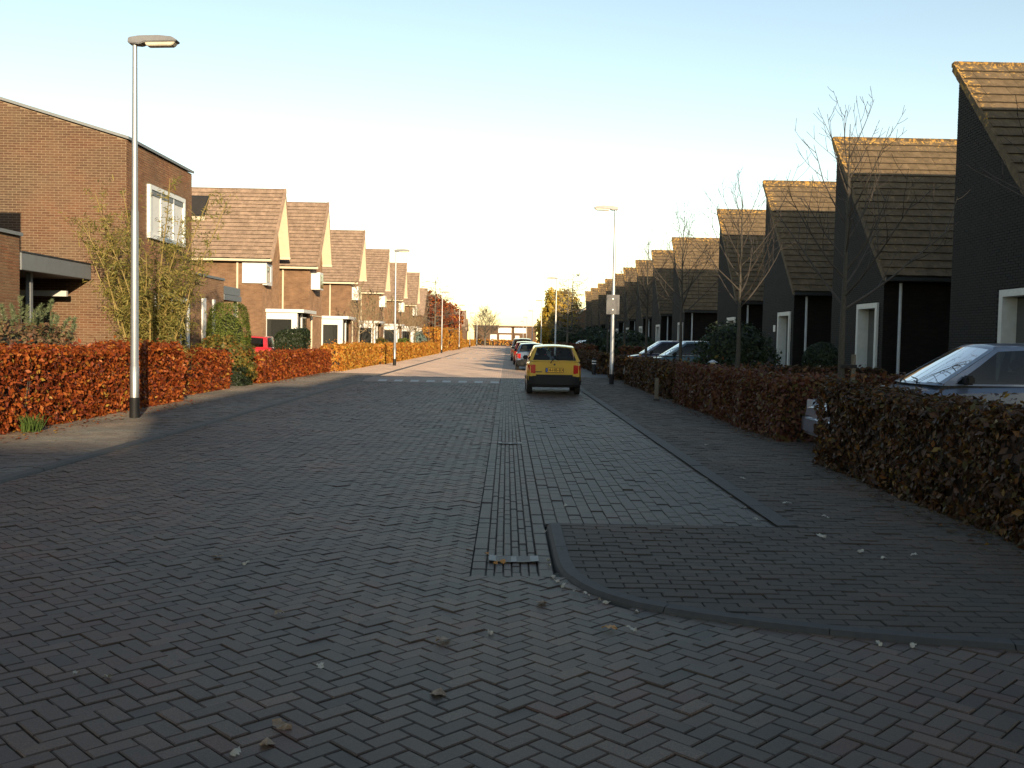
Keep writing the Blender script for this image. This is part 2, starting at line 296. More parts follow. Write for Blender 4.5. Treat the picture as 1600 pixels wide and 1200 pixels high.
def lay(parent, name, bricks, lx, ly, mat, top=0.0, parts=300, uneven=.0022):
    """bricks: list of (cx, cy, angle, clipped polygon or None); the largest in view become parts, the rest one stuff mesh"""
    sc = sorted(range(len(bricks)), key=lambda i: -(in_view(bricks[i][0], bricks[i][1], top) if bricks[i][3] is None else 0))
    chosen = set(i for i in sc[:parts] if bricks[i][3] is None and in_view(bricks[i][0], bricks[i][1], top) > 0)
    me = brick_mesh(name, lx, ly, .03, .005, mat, 0)
    V, F, C = [], [], []
    for i, (cx, cy_, an, poly) in enumerate(bricks):
        dz = random.gauss(0, uneven); tx, ty = random.gauss(0, .006), random.gauss(0, .006)
        if i in chosen:
            put(name, me, parent, (cx, cy_, top + dz), (tx, ty, an + random.gauss(0, .006))); continue
        near = cy_ < 16 and poly is None; r_ = random.random()
        if poly is None:
            c, s = math.cos(an), math.sin(an); hx, hy = lx / 2, ly / 2
            poly = [(cx + c * a - s * b_, cy_ + s * a + c * b_) for a, b_ in ((-hx, -hy), (hx, -hy), (hx, hy), (-hx, hy))]
        if len(poly) < 3: continue
        k = len(poly); b0 = len(V); zt = lambda p: top + dz + (p[0] - cx) * tx + (p[1] - cy_) * ty
        V += [(p[0], p[1], top - .025) for p in poly]; V += [(p[0], p[1], zt(p) - (.004 if near else 0)) for p in poly]
        F += [(b0 + j, b0 + (j + 1) % k, b0 + k + (j + 1) % k, b0 + k + j) for j in range(k)]; C += [r_] * k
        if near:
            c, s = 1 - .012 / lx * 1.2, 1 - .012 / lx * 1.2
            V += [(cx + (p[0] - cx) * .955, cy_ + (p[1] - cy_) * .955, zt(p)) for p in poly]
            F += [(b0 + k + j, b0 + k + (j + 1) % k, b0 + 2 * k + (j + 1) % k, b0 + 2 * k + j) for j in range(k)] + [tuple(range(b0 + 2 * k, b0 + 3 * k))]; C += [r_] * (k + 1)
        else: F.append(tuple(range(b0 + k, b0 + 2 * k))); C.append(r_)
    return stuff(mk(name + 's', V, F, mat, parent, rnd=C))
def herring(x0, x1, y0, y1, cell):
    out = []; n_ = int((max(x1 - x0, y1 - y0) * 1.5) / cell) + 4; ox, oy = -1.0, 12.0; c = math.sqrt(.5)
    for y in range(-n_, n_):
        for k in range(-n_ // 4 - n_ // 4, n_ // 2):
            x = y + 4 * k
            for (cu, cv, ang) in ((x + 1, y + .5, 0), (x + 3.5, y + 1, math.pi / 2)):
                u, v = cu * cell, cv * cell; X, Y = ox + c * (u - v), oy + c * (u + v)
                if x0 - .15 < X < x1 + .15 and y0 < Y < y1: out.append((X, Y, ang + math.pi / 4))
    return out
CELL = .092; LB, WB_ = .178, .0862
bl = []
for X, Y, an in herring(RX0, 4.2, 2.3, BRICK_END, CELL):
    if Y > 15 and X > 0.2: continue
    c, s = math.cos(an), math.sin(an); poly = [(X + c * a - s * b_, Y + s * a + c * b_) for a, b_ in ((-LB / 2, -WB_ / 2), (LB / 2, -WB_ / 2), (LB / 2, WB_ / 2), (-LB / 2, WB_ / 2))]
    xs = [p[0] for p in poly]; ys = [p[1] for p in poly]; pl = None
    if max(xs) > RX1 and max(ys) > 6.45:
        pl = clip(poly, 0, RX1 - .004, True) if X < RX1 or Y > 6.45 else clip(poly, 1, 6.446, True)
        if X >= RX1 and Y <= 6.45: pl = clip(poly, 1, 6.446, True)
        if len(pl) < 3: continue
    if min(xs) < RX0:
        pl = clip(pl or poly, 0, RX0 + .003, False)
        if len(pl) < 3: continue
    if Y < 6.5 and X > .7 and Y > 5.75 - .0: continue
    bl.append((X, Y, an, pl))
lay(road, 'road_brick', bl, LB, WB_, M_ROAD)

def bond(x0, x1, y0, y1, along, w_, l_, keep=None, gap=.008):
    """half-bond courses filling a rectangle; pieces at the ends are cut"""
    out = []; L0, L1, A0, A1 = (y0, y1, x0, x1) if along == 'y' else (x0, x1, y0, y1)
    nn = max(1, round((A1 - A0) / w_)); wx = (A1 - A0) / nn
    for i in range(nn):
        p = L0 - (i % 2) * l_ / 2; a = A0 + (i + .5) * wx
        while p < L1:
            c = p + l_ / 2; q0, q1 = max(p + gap / 2, L0), min(p + l_ - gap / 2, L1); cut = q0 > p + gap or q1 < p + l_ - gap; cc = (q0 + q1) / 2
            if q1 - q0 > .025 and (keep is None or keep(*((a, cc) if along == 'y' else (cc, a)))):
                h = wx / 2 - gap / 2
                poly = None if not cut else ([(a - h, q0), (a + h, q0), (a + h, q1), (a - h, q1)] if along == 'y' else [(q0, a - h), (q1, a - h), (q1, a + h), (q0, a + h)])
                out.append((a, cc, math.pi / 2, poly) if along == 'y' else (cc, a, 0, poly))
            p += l_
    return out
# gutter: outer rows flat, six rows on edge between, with a gully at its near end
gut = struct(mk('gutter', [(GX0, 6.46, -.02), (GX1, 6.46, -.02), (GX1, 330, -.02), (GX0, 330, -.02), (GX0, BRICK_END, -.002), (GX1, BRICK_END, -.002), (GX1, 330, -.002), (GX0, 330, -.002)], [(0, 1, 2, 3), (4, 5, 6, 7)], mats=[M_BED, M_FAR_SHADE], midx=[0, 1]))
gul = None
lay(gut, 'edging_brick', bond(GX0, GX0 + .105, 6.455, BRICK_END, 'y', .105, .21, gul) + bond(GX1 - .115, GX1, 6.455, BRICK_END, 'y', .105, .21, gul), .2035, .0985, M_GUT, -.004, 120)
lay(gut, 'gutter_brick', bond(GX0 + .105, GX1 - .115, 6.455, 30, 'y', .057, .21, gul), .2035, .0515, M_GUT, -.008, 300)
far_g = bond(GX0 + .105, GX1 - .115, 30, BRICK_END, 'y', .057, .21)
stuff(lay(gut, 'gutter_brick', far_g, .2035, .0515, M_GUT, -.008, 0))
# parking strip
park = struct(mk('parking_strip', [(GX1, 8.3, -.02), (KX, 8.3, -.02), (KX, BRICK_END, -.02), (GX1, BRICK_END, -.02), (GX1, BRICK_END, -.001), (KX, BRICK_END, -.001), (KX, 330, -.001), (GX1, 330, -.001)], [(0, 1, 2, 3), (4, 5, 6, 7)], mats=[M_BED, M_FAR_SHADE], midx=[0, 1]))
lay(park, 'parking_brick', bond(GX1, KX, 8.33, BRICK_END, 'y', .118, .222), .215, .1105, M_PARK, 0, 300, .003)
# corner of raised pavement with rounded kerb
CURVE = [(0.362, 8.25), (0.362, 7.6), (0.362, 7.0), (0.375, 6.6), (0.44, 6.25), (0.56, 5.98), (0.74, 5.74), (1.02, 5.55), (1.4, 5.36), (1.85, 5.19), (2.35, 5.07), (2.85, 4.97), (3.5, 4.87), (5.0, 4.7), (9.0, 4.4), (40, 4.0)]
PZ = .022
def off(path, d):
    out = []
    for i, p in enumerate(path):
        a, b_ = path[max(i - 1, 0)], path[min(i + 1, len(path) - 1)]; dx, dy = b_[0] - a[0], b_[1] - a[1]; l = math.hypot(dx, dy); out.append((p[0] - dy / l * d, p[1] + dx / l * d))
    return out
INN = off(CURVE, .135)
pav = struct(mk('pavement', [(x, y, PZ - .012) for x, y in INN] + [(40, 8.32, PZ - .012), (INN[0][0], 8.32, PZ - .012)] + [(KX + .1, 8.32, PZ - .012), (4.9, 8.32, PZ - .012), (4.9, 330, PZ - .012), (KX + .1, 330, PZ - .012)],
    [tuple(range(len(INN) + 2)), tuple(range(len(INN) + 2, len(INN) + 6))], M_BED))
MID = off(CURVE, .075)
def corner_bricks():
    out = []
    for (cx, cyy, an, poly) in bond(.36, 7, 4.4, 8.24, 'x', .108, .215):
        pl = poly or [(cx - .1035, cyy - .05), (cx + .1035, cyy - .05), (cx + .1035, cyy + .05), (cx - .1035, cyy + .05)]; cut = poly is not None
        for a, b_ in zip(MID[:-1], MID[1:]):
            nx, ny = -(b_[1] - a[1]), b_[0] - a[0]; sd_ = [(p[0] - a[0]) * nx + (p[1] - a[1]) * ny for p in pl]
            if min(sd_) >= 0: continue
            cut = True; o2 = []
            for k in range(len(pl)):
                p, q, sp1, sq1 = pl[k], pl[(k + 1) % len(pl)], sd_[k], sd_[(k + 1) % len(pl)]
                if sp1 >= 0: o2.append(p)
                if (sp1 >= 0) != (sq1 >= 0): t_ = sp1 / (sp1 - sq1); o2.append((p[0] + t_ * (q[0] - p[0]), p[1] + t_ * (q[1] - p[1])))
            pl = o2
            if len(pl) < 3: break
        if len(pl) >= 3:
            if cut: cx, cyy = sum(p[0] for p in pl) / len(pl), sum(p[1] for p in pl) / len(pl)
            out.append((cx, cyy, an, pl if cut else None))
    return out
lay(pav, 'pavement_brick', corner_bricks(), .207, .1, M_PAVE, PZ, 300, .003)
lay(pav, 'paving_brick', bond(KX + .13, 4.75, 8.25, 42, 'x', .108, .215), .209, .101, M_PAVE, PZ, 240, .003)
struct(mk('pavement', [(KX + .1, 42, PZ), (4.9, 42, PZ), (4.9, 330, PZ), (KX + .1, 330, PZ)], [(0, 1, 2, 3)], M_KERB))
# driveway aprons between the hedges on the right, and the ones on the left
for x0, x1, y0, y1 in ((4.75, 11.5, 12.4, 15.7), (4.75, 11.5, 36.4, 39.6), (4.75, 11.5, 42.4, 45.6)):
    d_ = struct(mk('driveway', [(x0, y0, PZ - .02), (x1, y0, PZ - .02), (x1, y1, PZ - .02), (x0, y1, PZ - .02)], [(0, 1, 2, 3)], M_BED))
    lay(d_, 'driveway_brick', bond(x0, x1, y0, y1, 'x', .108, .215), .209, .101, M_PAVE, PZ - .004, 0, .003)
def kerb_run(path, d, z, length, parent, mat=M_KERB):
    """kerb stones of about `length` metres following a path"""
    seg = [0]
    for a, b_ in zip(path[:-1], path[1:]): seg.append(seg[-1] + math.hypot(b_[0] - a[0], b_[1] - a[1]))
    at = lambda s: next(((a[0] + (b_[0] - a[0]) * (s - s0) / (s1 - s0), a[1] + (b_[1] - a[1]) * (s - s0) / (s1 - s0)) for a, b_, s0, s1 in zip(path[:-1], path[1:], seg[:-1], seg[1:]) if s0 <= s <= s1 + 1e-6), path[-1])
    s = 0
    while s < seg[-1] - .2:
        e = min(s + length, seg[-1]); pts = [at(s + .004 + (e - s - .008) * k / 5) for k in range(6)]; o = off(pts, d); h = random.gauss(0, .003)
        V = []; F = []
        for p, q in zip(pts, o):
            nx, ny = (q[0] - p[0]) / d, (q[1] - p[1]) / d
            V += [(p[0], p[1], -.05), (p[0] + nx * .02, p[1] + ny * .02, z - .028 + h), (p[0] + nx * .042, p[1] + ny * .042, z - .004 + h), (q[0] - nx * .006, q[1] - ny * .006, z + h), (q[0], q[1], z - .01 + h), (q[0], q[1], -.05)]
        for k in range(5): F += [(k * 6 + j, k * 6 + j + 1, k * 6 + j + 7, k * 6 + j + 6) for j in range(5)]
        F += [tuple(range(5, -1, -1)), tuple(range(30, 36))]
        mk('kerb_stone', V, F, mat, parent); s = e
kc = struct(mk('kerb', [(.42, 8.2, -.03), (.5, 8.2, -.03), (.5, 8.1, -.03)], [(0, 1, 2)], M_KERB)); kerb_run(CURVE[:14], .13, PZ + .012, .95, kc)
kp = struct(mk('kerb', [(KX, 8.4, -.03), (KX + .1, 8.4, -.03), (KX + .1, 200, -.03), (KX, 200, -.03)], [(0, 1, 2, 3)], M_KERB)); kerb_run([(KX, 60), (KX, 30), (KX, 8.32)][::-1], -.12, PZ + .008, 1.0, kp)
ke = struct(mk('kerb', [(.5, 8.25, -.03), (2.5, 8.25, -.03), (2.5, 8.3, -.03)], [(0, 1, 2)], M_KERB)); kerb_run([(KX + .1, 8.34), (.5, 8.34)], .1, PZ - .012, .95, ke)
lk = -5.4
kl = struct(mk('kerb', [(lk - .1, 4, -.03), (lk, 4, -.03), (lk, 330, -.03), (lk - .1, 330, -.03)], [(0, 1, 2, 3)], M_KERB))
kerb_run([(lk + .14, 2), (lk + .14, 30), (lk + .14, 110)], .16, PZ + .006, 1.0, kl, M_KERBL)
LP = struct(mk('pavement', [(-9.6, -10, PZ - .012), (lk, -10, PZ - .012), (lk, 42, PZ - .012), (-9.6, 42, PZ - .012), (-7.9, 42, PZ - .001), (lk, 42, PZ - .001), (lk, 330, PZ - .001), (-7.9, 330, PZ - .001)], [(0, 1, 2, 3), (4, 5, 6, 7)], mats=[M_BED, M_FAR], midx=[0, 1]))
lay(LP, 'pavement_brick', bond(-9.4, lk - .03, 9.2, 42, 'x', .108, .215), .209, .101, M_PAVEL, PZ, 0, .003)
# strip of concrete along the left kerb foot
# gully grates in the gutter
def gully(x0, x1, y0, y1, label):
    g_ = thing('drain_grate', label, 'grate', ((x0 + x1) / 2, (y0 + y1) / 2, 0)); w2, d2 = (x1 - x0) / 2, (y1 - y0) / 2
    sag = lambda x: .013 - .009 * (1 - (x / w2) ** 2)
    mk('pit_shade', [(-w2, -d2, .0015), (w2, -d2, .0015), (w2, d2, .0015), (-w2, d2, .0015)], [(0, 1, 2, 3)], M_ROOM, g_)  # flat sheet over the bricks, the hollow's shade put into its colour
    def strip(mb, xa, xb, ya, yb, t_=.003, nn=10):
        for k in range(nn):
            a, b_ = xa + (xb - xa) * k / nn, xa + (xb - xa) * (k + 1) / nn; B = len(mb.v)
            mb.v += [(a, ya, sag(a)), (b_, ya, sag(b_)), (b_, yb, sag(b_)), (a, yb, sag(a)), (a, ya, sag(a) - t_), (b_, ya, sag(b_) - t_), (b_, yb, sag(b_) - t_), (a, yb, sag(a) - t_)]
            mb.f += [(B, B + 1, B + 2, B + 3), (B + 4, B + 5, B + 1, B), (B + 2, B + 3, B + 7, B + 6)]
    fr = MB(); strip(fr, -w2, w2, -d2, -d2 + .014); strip(fr, -w2, w2, d2 - .014, d2); strip(fr, -w2, -w2 + .05, -d2, d2, nn=3); strip(fr, w2 - .06, w2, -d2, d2, nn=3); strip(fr, -.02, .02, -d2, d2, nn=2)
    mk('frame', fr.v, fr.f, M_GRATE, g_)
    for k in range(6):
        ya = -d2 + .022 + k * (2 * d2 - .044) / 6
        for a, b_ in ((-w2 + .05, -.02), (.02, w2 - .06)):
            s_ = MB(); strip(s_, a, b_, ya, ya + .011, nn=4); mk('bar', s_.v, s_.f, M_GRATE, g_)
    return g_
gully(-.1, .26, 6.85, 7.03, 'grey steel drain grate in the gutter beside the rounded corner kerb')
gully(-.1, .26, 14.71, 14.89, 'steel drain grate sunk in the gutter between the corner kerb and the yellow car')

# speed humps with white blocks
def hump(y, label_n, nb, x0, x1, skew):
    h = struct(MB().prism([(y - 1.0, -.02), (y - .55, .0), (y + .25, .055), (y + 2.6, .055), (y + 3.6, -.02)], 'x', RX0 + .02, RX1 - .02).build('speed_hump', M_FAR_SHADE if y < 40 else M_FAR))
    for k in range(nb):
        xx = x0 + (x1 - x0) * k / (nb - 1); z0, z1 = .006, .06
        MB().prism([(y - .42, .007), (y + .12, .045), (y + .12, .053), (y - .42, .016)], 'x', xx - .15, xx + .15).build('white_block', M_WHITEP, h)
hump(35.4, 1, 8, -4.54, -.42, 0); hump(77.5, 2, 7, -4.6, -.5, 0); hump(106.0, 3, 7, -4.6, -.5, 0); hump(135.0, 4, 7, -4.6, -.5, 0)

# ------------------------------------------------------------------ roof tiles
def tiles(parent, to_world, rows, cols, gauge, tw, mat, part_cols, name='roof_tile', t_=.028, hump_=.006):
    """to_world(u across, v up the slope, h above the slab) -> point. Tiles of part_cols are parts, the others one stuff mesh"""
    o = Vector(to_world(0, 0, 0)); eu = (Vector(to_world(1, 0, 0)) - o); ev = (Vector(to_world(0, 1, 0)) - o); eh = (Vector(to_world(0, 0, 1)) - o)
    Rm = Matrix((eu, ev, eh)).transposed(); lap = gauge + .05
    X, Y = tw / 2 - .002, lap
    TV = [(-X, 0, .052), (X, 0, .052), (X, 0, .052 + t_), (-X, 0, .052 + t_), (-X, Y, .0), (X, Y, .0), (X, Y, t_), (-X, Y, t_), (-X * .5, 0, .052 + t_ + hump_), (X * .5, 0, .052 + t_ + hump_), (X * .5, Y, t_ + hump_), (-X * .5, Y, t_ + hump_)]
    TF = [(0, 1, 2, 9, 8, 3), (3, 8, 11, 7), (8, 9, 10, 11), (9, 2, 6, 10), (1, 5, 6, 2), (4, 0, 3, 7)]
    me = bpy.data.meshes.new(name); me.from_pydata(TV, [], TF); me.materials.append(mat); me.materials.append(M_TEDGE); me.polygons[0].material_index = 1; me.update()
    V, F, C, MI = [], [], [], []; eul = Rm.to_euler()
    for r in range(rows):
        for c in range(cols):
            p = Vector(to_world((c + .5) * tw + random.gauss(0, .002), r * gauge + random.gauss(0, .003), random.gauss(0, .002)))
            if c in part_cols: put(name, me, parent, p, eul)
            else:
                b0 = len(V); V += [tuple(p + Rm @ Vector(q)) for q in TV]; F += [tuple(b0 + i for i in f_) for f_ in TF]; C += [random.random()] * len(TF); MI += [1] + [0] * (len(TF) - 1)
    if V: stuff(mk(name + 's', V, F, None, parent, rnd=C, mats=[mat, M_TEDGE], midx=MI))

def window(parent, axis, p, a0, a1, z0, z1, out, fmat, pmat, fw=.09, depth=.22, mull=(), proud=.03, pane_in=.14):
    """window in a wall plane. axis 'x': plane x=p, a runs along y; axis 'y': plane y=p, a runs along x. out = +1/-1 outward sign"""
    def bx(mb, a, b_, za, zb, d0, d1):
        lo, hi = sorted((p + out * d0, p + out * d1))
        return mb.box(lo, hi, a, b_, za, zb) if axis == 'x' else mb.box(a, b_, lo, hi, za, zb)
    fr = MB(); bx(fr, a0, a0 + fw, z0, z1, -depth, proud); bx(fr, a1 - fw, a1, z0, z1, -depth, proud); bx(fr, a0 + fw, a1 - fw, z1 - fw, z1, -depth, proud); bx(fr, a0 + fw, a1 - fw, z0, z0 + fw, -depth, proud)
    for m_ in mull: bx(fr, m_ - .03, m_ + .03, z0 + fw, z1 - fw, -depth, min(proud - .05, .03) if pane_in > 0 else .045)
    wn = fr.build('window', fmat, parent); bx(MB(), a0 + fw, a1 - fw, z0 + fw, z1 - fw, -pane_in - .02, -pane_in).build('pane', pmat, wn); return wn

def brick_skin(name, axis, p, a0, a1, z0, ztop, out, parent, holes=(), mat=M_CBRICK):
    V, F, C = [], [], []; rh, bl_ = .07, .232; r = 0
    zmax = max(ztop(a0), ztop(a1))
    while z0 + r * rh < zmax:
        za, zb = z0 + r * rh, z0 + r * rh + rh - .017; a = a0 - (r % 2) * bl_ / 2 - (r % 3) * .0
        while a < a1:
            q0, q1 = max(a, a0), min(a + bl_ - .018, a1); a += bl_
            if q1 - q0 < .02 or min(ztop(q0), ztop(q1)) < za + .012: continue
            if any(q1 > ha and q0 < hb and zb > hz0 and za < hz1 for ha, hb, hz0, hz1 in holes): continue
            d = .009 + random.gauss(0, .0015); b0 = len(V)
            pts = [(q0, za), (q1, za), (q1, min(zb, ztop(q1))), (q0, min(zb, ztop(q0)))]
            for dd in (.0, d):
                for aa, zz in pts: V.append((p + out * dd, aa, zz) if axis == 'x' else (aa, p + out * dd, zz))
            F += [(b0 + 4, b0 + 5, b0 + 6, b0 + 7), (b0, b0 + 1, b0 + 5, b0 + 4), (b0 + 2, b0 + 3, b0 + 7, b0 + 6), (b0 + 1, b0 + 2, b0 + 6, b0 + 5), (b0 + 3, b0, b0 + 4, b0 + 7)]; C += [random.random()] * 5
        r += 1
    o = mk(name, V, F, mat, parent, rnd=C)
    bm = bmesh.new(); bm.from_mesh(o.data); bmesh.ops.recalc_face_normals(bm, faces=bm.faces); bm.to_mesh(o.data); bm.free(); return stuff(o)
# ------------------------------------------------------------------ right-hand row: dark brick houses with saw-tooth roofs
RUN, EAVE, RIDGE, DEEP = 5.4, 3.87, 9.3, 9.2
SL = math.hypot(RUN, RIDGE - EAVE); ca, sa = RUN / SL, (RIDGE - EAVE) / SL
def roofline(y): return EAVE + (y + RUN) * (RIDGE - EAVE) / RUN
def right_house(label, ypk, part_cols, plate=False):
    h = thing('saw_tooth_house', label, 'house', (12.0, ypk, 0), 0, 'dark brick houses with saw-tooth roofs')
    y0, y1 = -5.0, -.06; tp = lambda y: roofline(y) - .16
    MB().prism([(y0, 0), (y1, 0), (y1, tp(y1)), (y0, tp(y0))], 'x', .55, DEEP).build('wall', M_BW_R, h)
    wa, wb, wz0, wz1 = -4.62, -2.78, .25, 3.05
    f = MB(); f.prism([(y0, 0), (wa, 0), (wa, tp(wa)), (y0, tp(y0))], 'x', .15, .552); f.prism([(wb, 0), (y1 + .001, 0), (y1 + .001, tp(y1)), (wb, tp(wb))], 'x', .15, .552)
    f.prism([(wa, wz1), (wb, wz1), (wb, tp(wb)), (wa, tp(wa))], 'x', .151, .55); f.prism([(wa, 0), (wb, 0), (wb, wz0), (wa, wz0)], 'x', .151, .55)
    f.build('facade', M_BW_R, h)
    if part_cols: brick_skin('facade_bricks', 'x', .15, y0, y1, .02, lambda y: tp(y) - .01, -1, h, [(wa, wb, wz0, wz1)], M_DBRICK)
    window(h, 'x', .15, wa, wb, wz0, wz1, -1, M_GREYW, M_PANE, .17, .36, (), .07, .3)
    r = MB().prism([(-RUN, EAVE - .1), (0, RIDGE - .1), (0, RIDGE + .0), (-RUN, EAVE)], 'x', 0.0, DEEP + .1).build('roof', M_DARKM, h)
    tiles(r, lambda u, v, k: (u + .02, -RUN - .04 + v * ca - k * sa, EAVE - .03 + v * sa + k * ca), 20, 28, SL / 20, .33, M_TILE_R, part_cols)
    for k in range(20):   # verge tiles along the gable edge
        v0 = k * SL / 20; a = (-RUN - .04 + v0 * ca, EAVE - .0 + v0 * sa); b_ = (a[0] + SL / 20 * ca * 1.04, a[1] + SL / 20 * sa * 1.04)
        q = .035; MB().prism([(a[0] + .04, a[1] - .17), (b_[0] + .04, b_[1] - .19), (b_[0] - sa * q, b_[1] + ca * q - .02), (a[0] - sa * q, a[1] + ca * q)], 'x', -.035, .03).build('verge_tile', M_TILE_R, r)
    MB().box(-.03, DEEP + .1, -.1, .09, RIDGE - .09, RIDGE + .075).build('ridge_cap', M_TILE_R, r, bevel=.03)
    MB().box(-.02, DEEP + .1, -RUN - .16, -RUN - .03, EAVE - .17, EAVE - .05).build('gutter', M_DARKM, r, bevel=.02)
    MB().tube([(.66, -5.06, EAVE - .2), (.66, -5.06, .02)], .05, 10).build('downpipe', M_PIPE, h, True)
    if plate:
        MB().box(.118, .146, -2.3, -2.02, 2.2, 2.5).build('house_number_plate', M_WHITE, h)
    return h
PEAKS = [16.7, 26.4, 36.04, 45.76, 55.7, 70.9, 80.9, 90.9, 100.4, 109.6, 119.0, 128.6, 139.4, 149.2]
ORD = ['', 'first', 'second', 'third', 'fourth', 'fifth', 'sixth', 'seventh', 'eighth', 'ninth', 'tenth', 'eleventh', 'twelfth', 'thirteenth']
rlab = ['dark brick saw-tooth house at the corner, the one before the silver car',
        'dark brick house with steep lichened tile roof right behind the silver car'] + ['dark brick saw-tooth house, number %s along the row counted from the silver car' % ORD[i] for i in range(2, 14)]
proto = None; extra = []
for i, y in enumerate(PEAKS):
    if i <= 3:
        h_ = right_house(rlab[i], y, [(), range(0, 6), range(0, 14), range(0, 11)][i], i == 3)
        if i == 3: pass
    elif proto is None: proto = right_house(rlab[i], y, ())
    else:
        c_ = copy_tree(proto); c_.location = (12.0, y, 0); c_['label'] = rlab[i]
# low link walls between the houses, set back from the street
# ------------------------------------------------------------------ left-hand row: brown brick houses with tall asymmetric gables
LRUN, LE, LR_, FRUN, FE, OV, LDEEP = 2.8, 5.3, 9.0, 1.15, 5.8, .54, 9.0
LSL = math.hypot(LRUN, LR_ - LE); lca, lsa = LRUN / LSL, (LR_ - LE) / LSL
def left_house(label, x0, ypk, part_cols, first=False):
    """local x runs away from the street (negative); origin under the roof edge at the ridge"""
    h = thing('gabled_house', label, 'house', (x0, ypk, 0), 0, 'brown brick houses with tall gables')
    nl = lambda y: LE + (y + LRUN) * (LR_ - LE) / LRUN - .14; fl = lambda y: LR_ - y * (LR_ - FE) / FRUN - .2
    ya, yb = -2.5, .98; xf = -OV
    w_ = MB().prism([(ya, 0), (yb, 0), (yb, fl(yb)), (0, LR_ - .22), (ya, nl(ya))], 'x', -LDEEP, xf).build('wall', M_BW_L, h)
    r = MB().prism([(-LRUN, LE - .1), (0, LR_ - .12), (0, LR_), (-LRUN, LE)], 'x', -LDEEP, 0).build('roof', M_DARKM, h)
    tiles(r, lambda u, v, k: (u - 9.01, -LRUN - .05 + v * lca - k * lsa, LE - .03 + v * lsa + k * lca), 18, 36, LSL / 18, .25, M_TILE_L, [35 - c for c in part_cols], hump_=.008)
    fs = MB().prism([(.0, LR_ - .10), (FRUN, FE - .10), (FRUN, FE + .06), (0.0, LR_ + .0)], 'x', -LDEEP, 0).build('far_slope', M_TILE_L, r)
    # cream boarding under the overhang of the far slope
    n_ = Vector((0, -(LR_ - FE), -FRUN)).normalized() * .03
    MB().prism([(n_.y, LR_ - .13 + n_.z - .1), (n_.y - .03, LR_ - .13 + n_.z * 2 - .1), (FRUN + n_.y - .05, FE - .1 + n_.z * 2), (FRUN + n_.y, FE - .1 + n_.z)], 'x', xf, -.02).build('soffit', M_CREAM, r)
    MB().box(xf, .0, FRUN - .1, FRUN + .1, FE - .22, FE - .1).build('soffit_end', M_CREAM, r)
    MB().box(-LDEEP, .01, -.08, .1, LR_ - .06, LR_ + .085).build('ridge_cap', M_TILE_L, r, bevel=.03)
    MB().prism([(-LRUN - .03, LE - .12), (-.02, LR_ - .12), (-.1, LR_ + .1), (-LRUN - .17, LE + .07)], 'x', -.07, .035).build('verge_board', M_TILE_L, r)
    MB().box(-LDEEP, .0, -LRUN - .16, -LRUN - .02, LE - .14, LE - .03).build('gutter', M_CREAM, r, bevel=.02)
    if first:
        MB().tube([(-1.75, ya - .07, LE - .15), (-1.75, ya - .07, 0)], .055, 10).build('downpipe', M_CREAM, h, True)
        bb = MB().box(-1.5, -.32, ya - .12, ya + .02, 4.12, 5.12).build('corner_window_box', M_WHITE, h)
        MB().box(xf - .1, -.32, ya + .02, ya + 1.05, 4.05, 5.08).build('box_side', M_WHITE, bb)
        MB().box(-.325, -.295, ya + .0, ya + .45, 4.2, 4.95).build('pane', M_PANE, bb)
        MB().box(-.325, -.285, ya + .55, ya + .92, 4.2, 4.95).build('pane', M_CURT, bb)
        sk_ = MB(); P = lambda u, v, k: (-u, -LRUN + v * lca - k * lsa, LE + v * lsa + k * lca)
        def plate(mb, u0, u1, v0, v1, k0, k1):
            q = [P(u, v, k) for k in (k0, k1) for u, v in ((u0, v0), (u1, v0), (u1, v1), (u0, v1))]; b0 = len(mb.v); mb.v += q
            mb.f += [tuple(b0 + i for i in f_) for f_ in ((0, 1, 2, 3), (4, 5, 6, 7), (0, 1, 5, 4), (1, 2, 6, 5), (2, 3, 7, 6), (3, 0, 4, 7))]
        plate(sk_, 3.75, 4.85, 2.55, 3.95, .0, .2); sl = sk_.build('skylight', M_DARKM, r); s2 = MB(); plate(s2, 3.83, 4.77, 2.64, 3.86, .15, .215); s2.build('pane', M_SKYL, sl)
        s3 = MB(); plate(s3, 3.7, 4.9, 2.3, 2.55, .1, .18); s3.build('flashing', M_CREAM, sl)
        b0, b1, x1, top = -1.75, 1.3, 1.0, 2.75
    else:
        MB().tube([(-1.95, ya - .07, LE - .15), (-1.95, ya - .07, 2.6)], .055, 10).build('downpipe', M_CREAM, h, True)
        bb = MB().box(xf - .05, -.06, ya + .42, ya + 1.35, 4.12, 5.05).build('window_box', M_WHITE, h)
        MB().box(-.075, -.045, ya + .5, ya + 1.27, 4.2, 4.95).build('pane', M_PANE, bb)
        MB().box(xf - .02, xf + .03, ya + .85, yb, 2.68, 2.74).build('flashing', M_CREAM, h)
        MB().box(-LDEEP, xf - .3, yb, 11.0, 0, 2.6).build('link_wall', M_BW_L, h); MB().box(-LDEEP, xf - .2, yb, 11.0, 2.6, 2.8).build('link_roof', M_GREYB, h)
        MB().tube([(xf + .08, ya + .25, 2.7), (xf + .08, ya + .25, 0)], .055, 10).build('downpipe', M_CREAM, h, True)
        b0, b1, x1, top = 1.25, 4.2, .62, 2.62
    # white ground-floor bay
    bay = MB().box(xf - .1, x1 + .35, b0 - .12, b1, top - .0, top + .16).build('bay_roof', M_WHITE, h)
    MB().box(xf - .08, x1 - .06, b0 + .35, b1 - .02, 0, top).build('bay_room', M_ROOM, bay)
    MB().box(x1 - .28, x1, b0, b0 + .26, 0, top).build('bay_post', M_WHITE, bay); MB().box(xf - .1, x1 - .28, b0 + .02, b0 + .2, top - .34, top).build('bay_lintel', M_WHITE, bay)
    MB().box(xf - .1, xf + .02, b0 + .03, b0 + .2, 0, top - .34).build('bay_post', M_WHITE, bay)
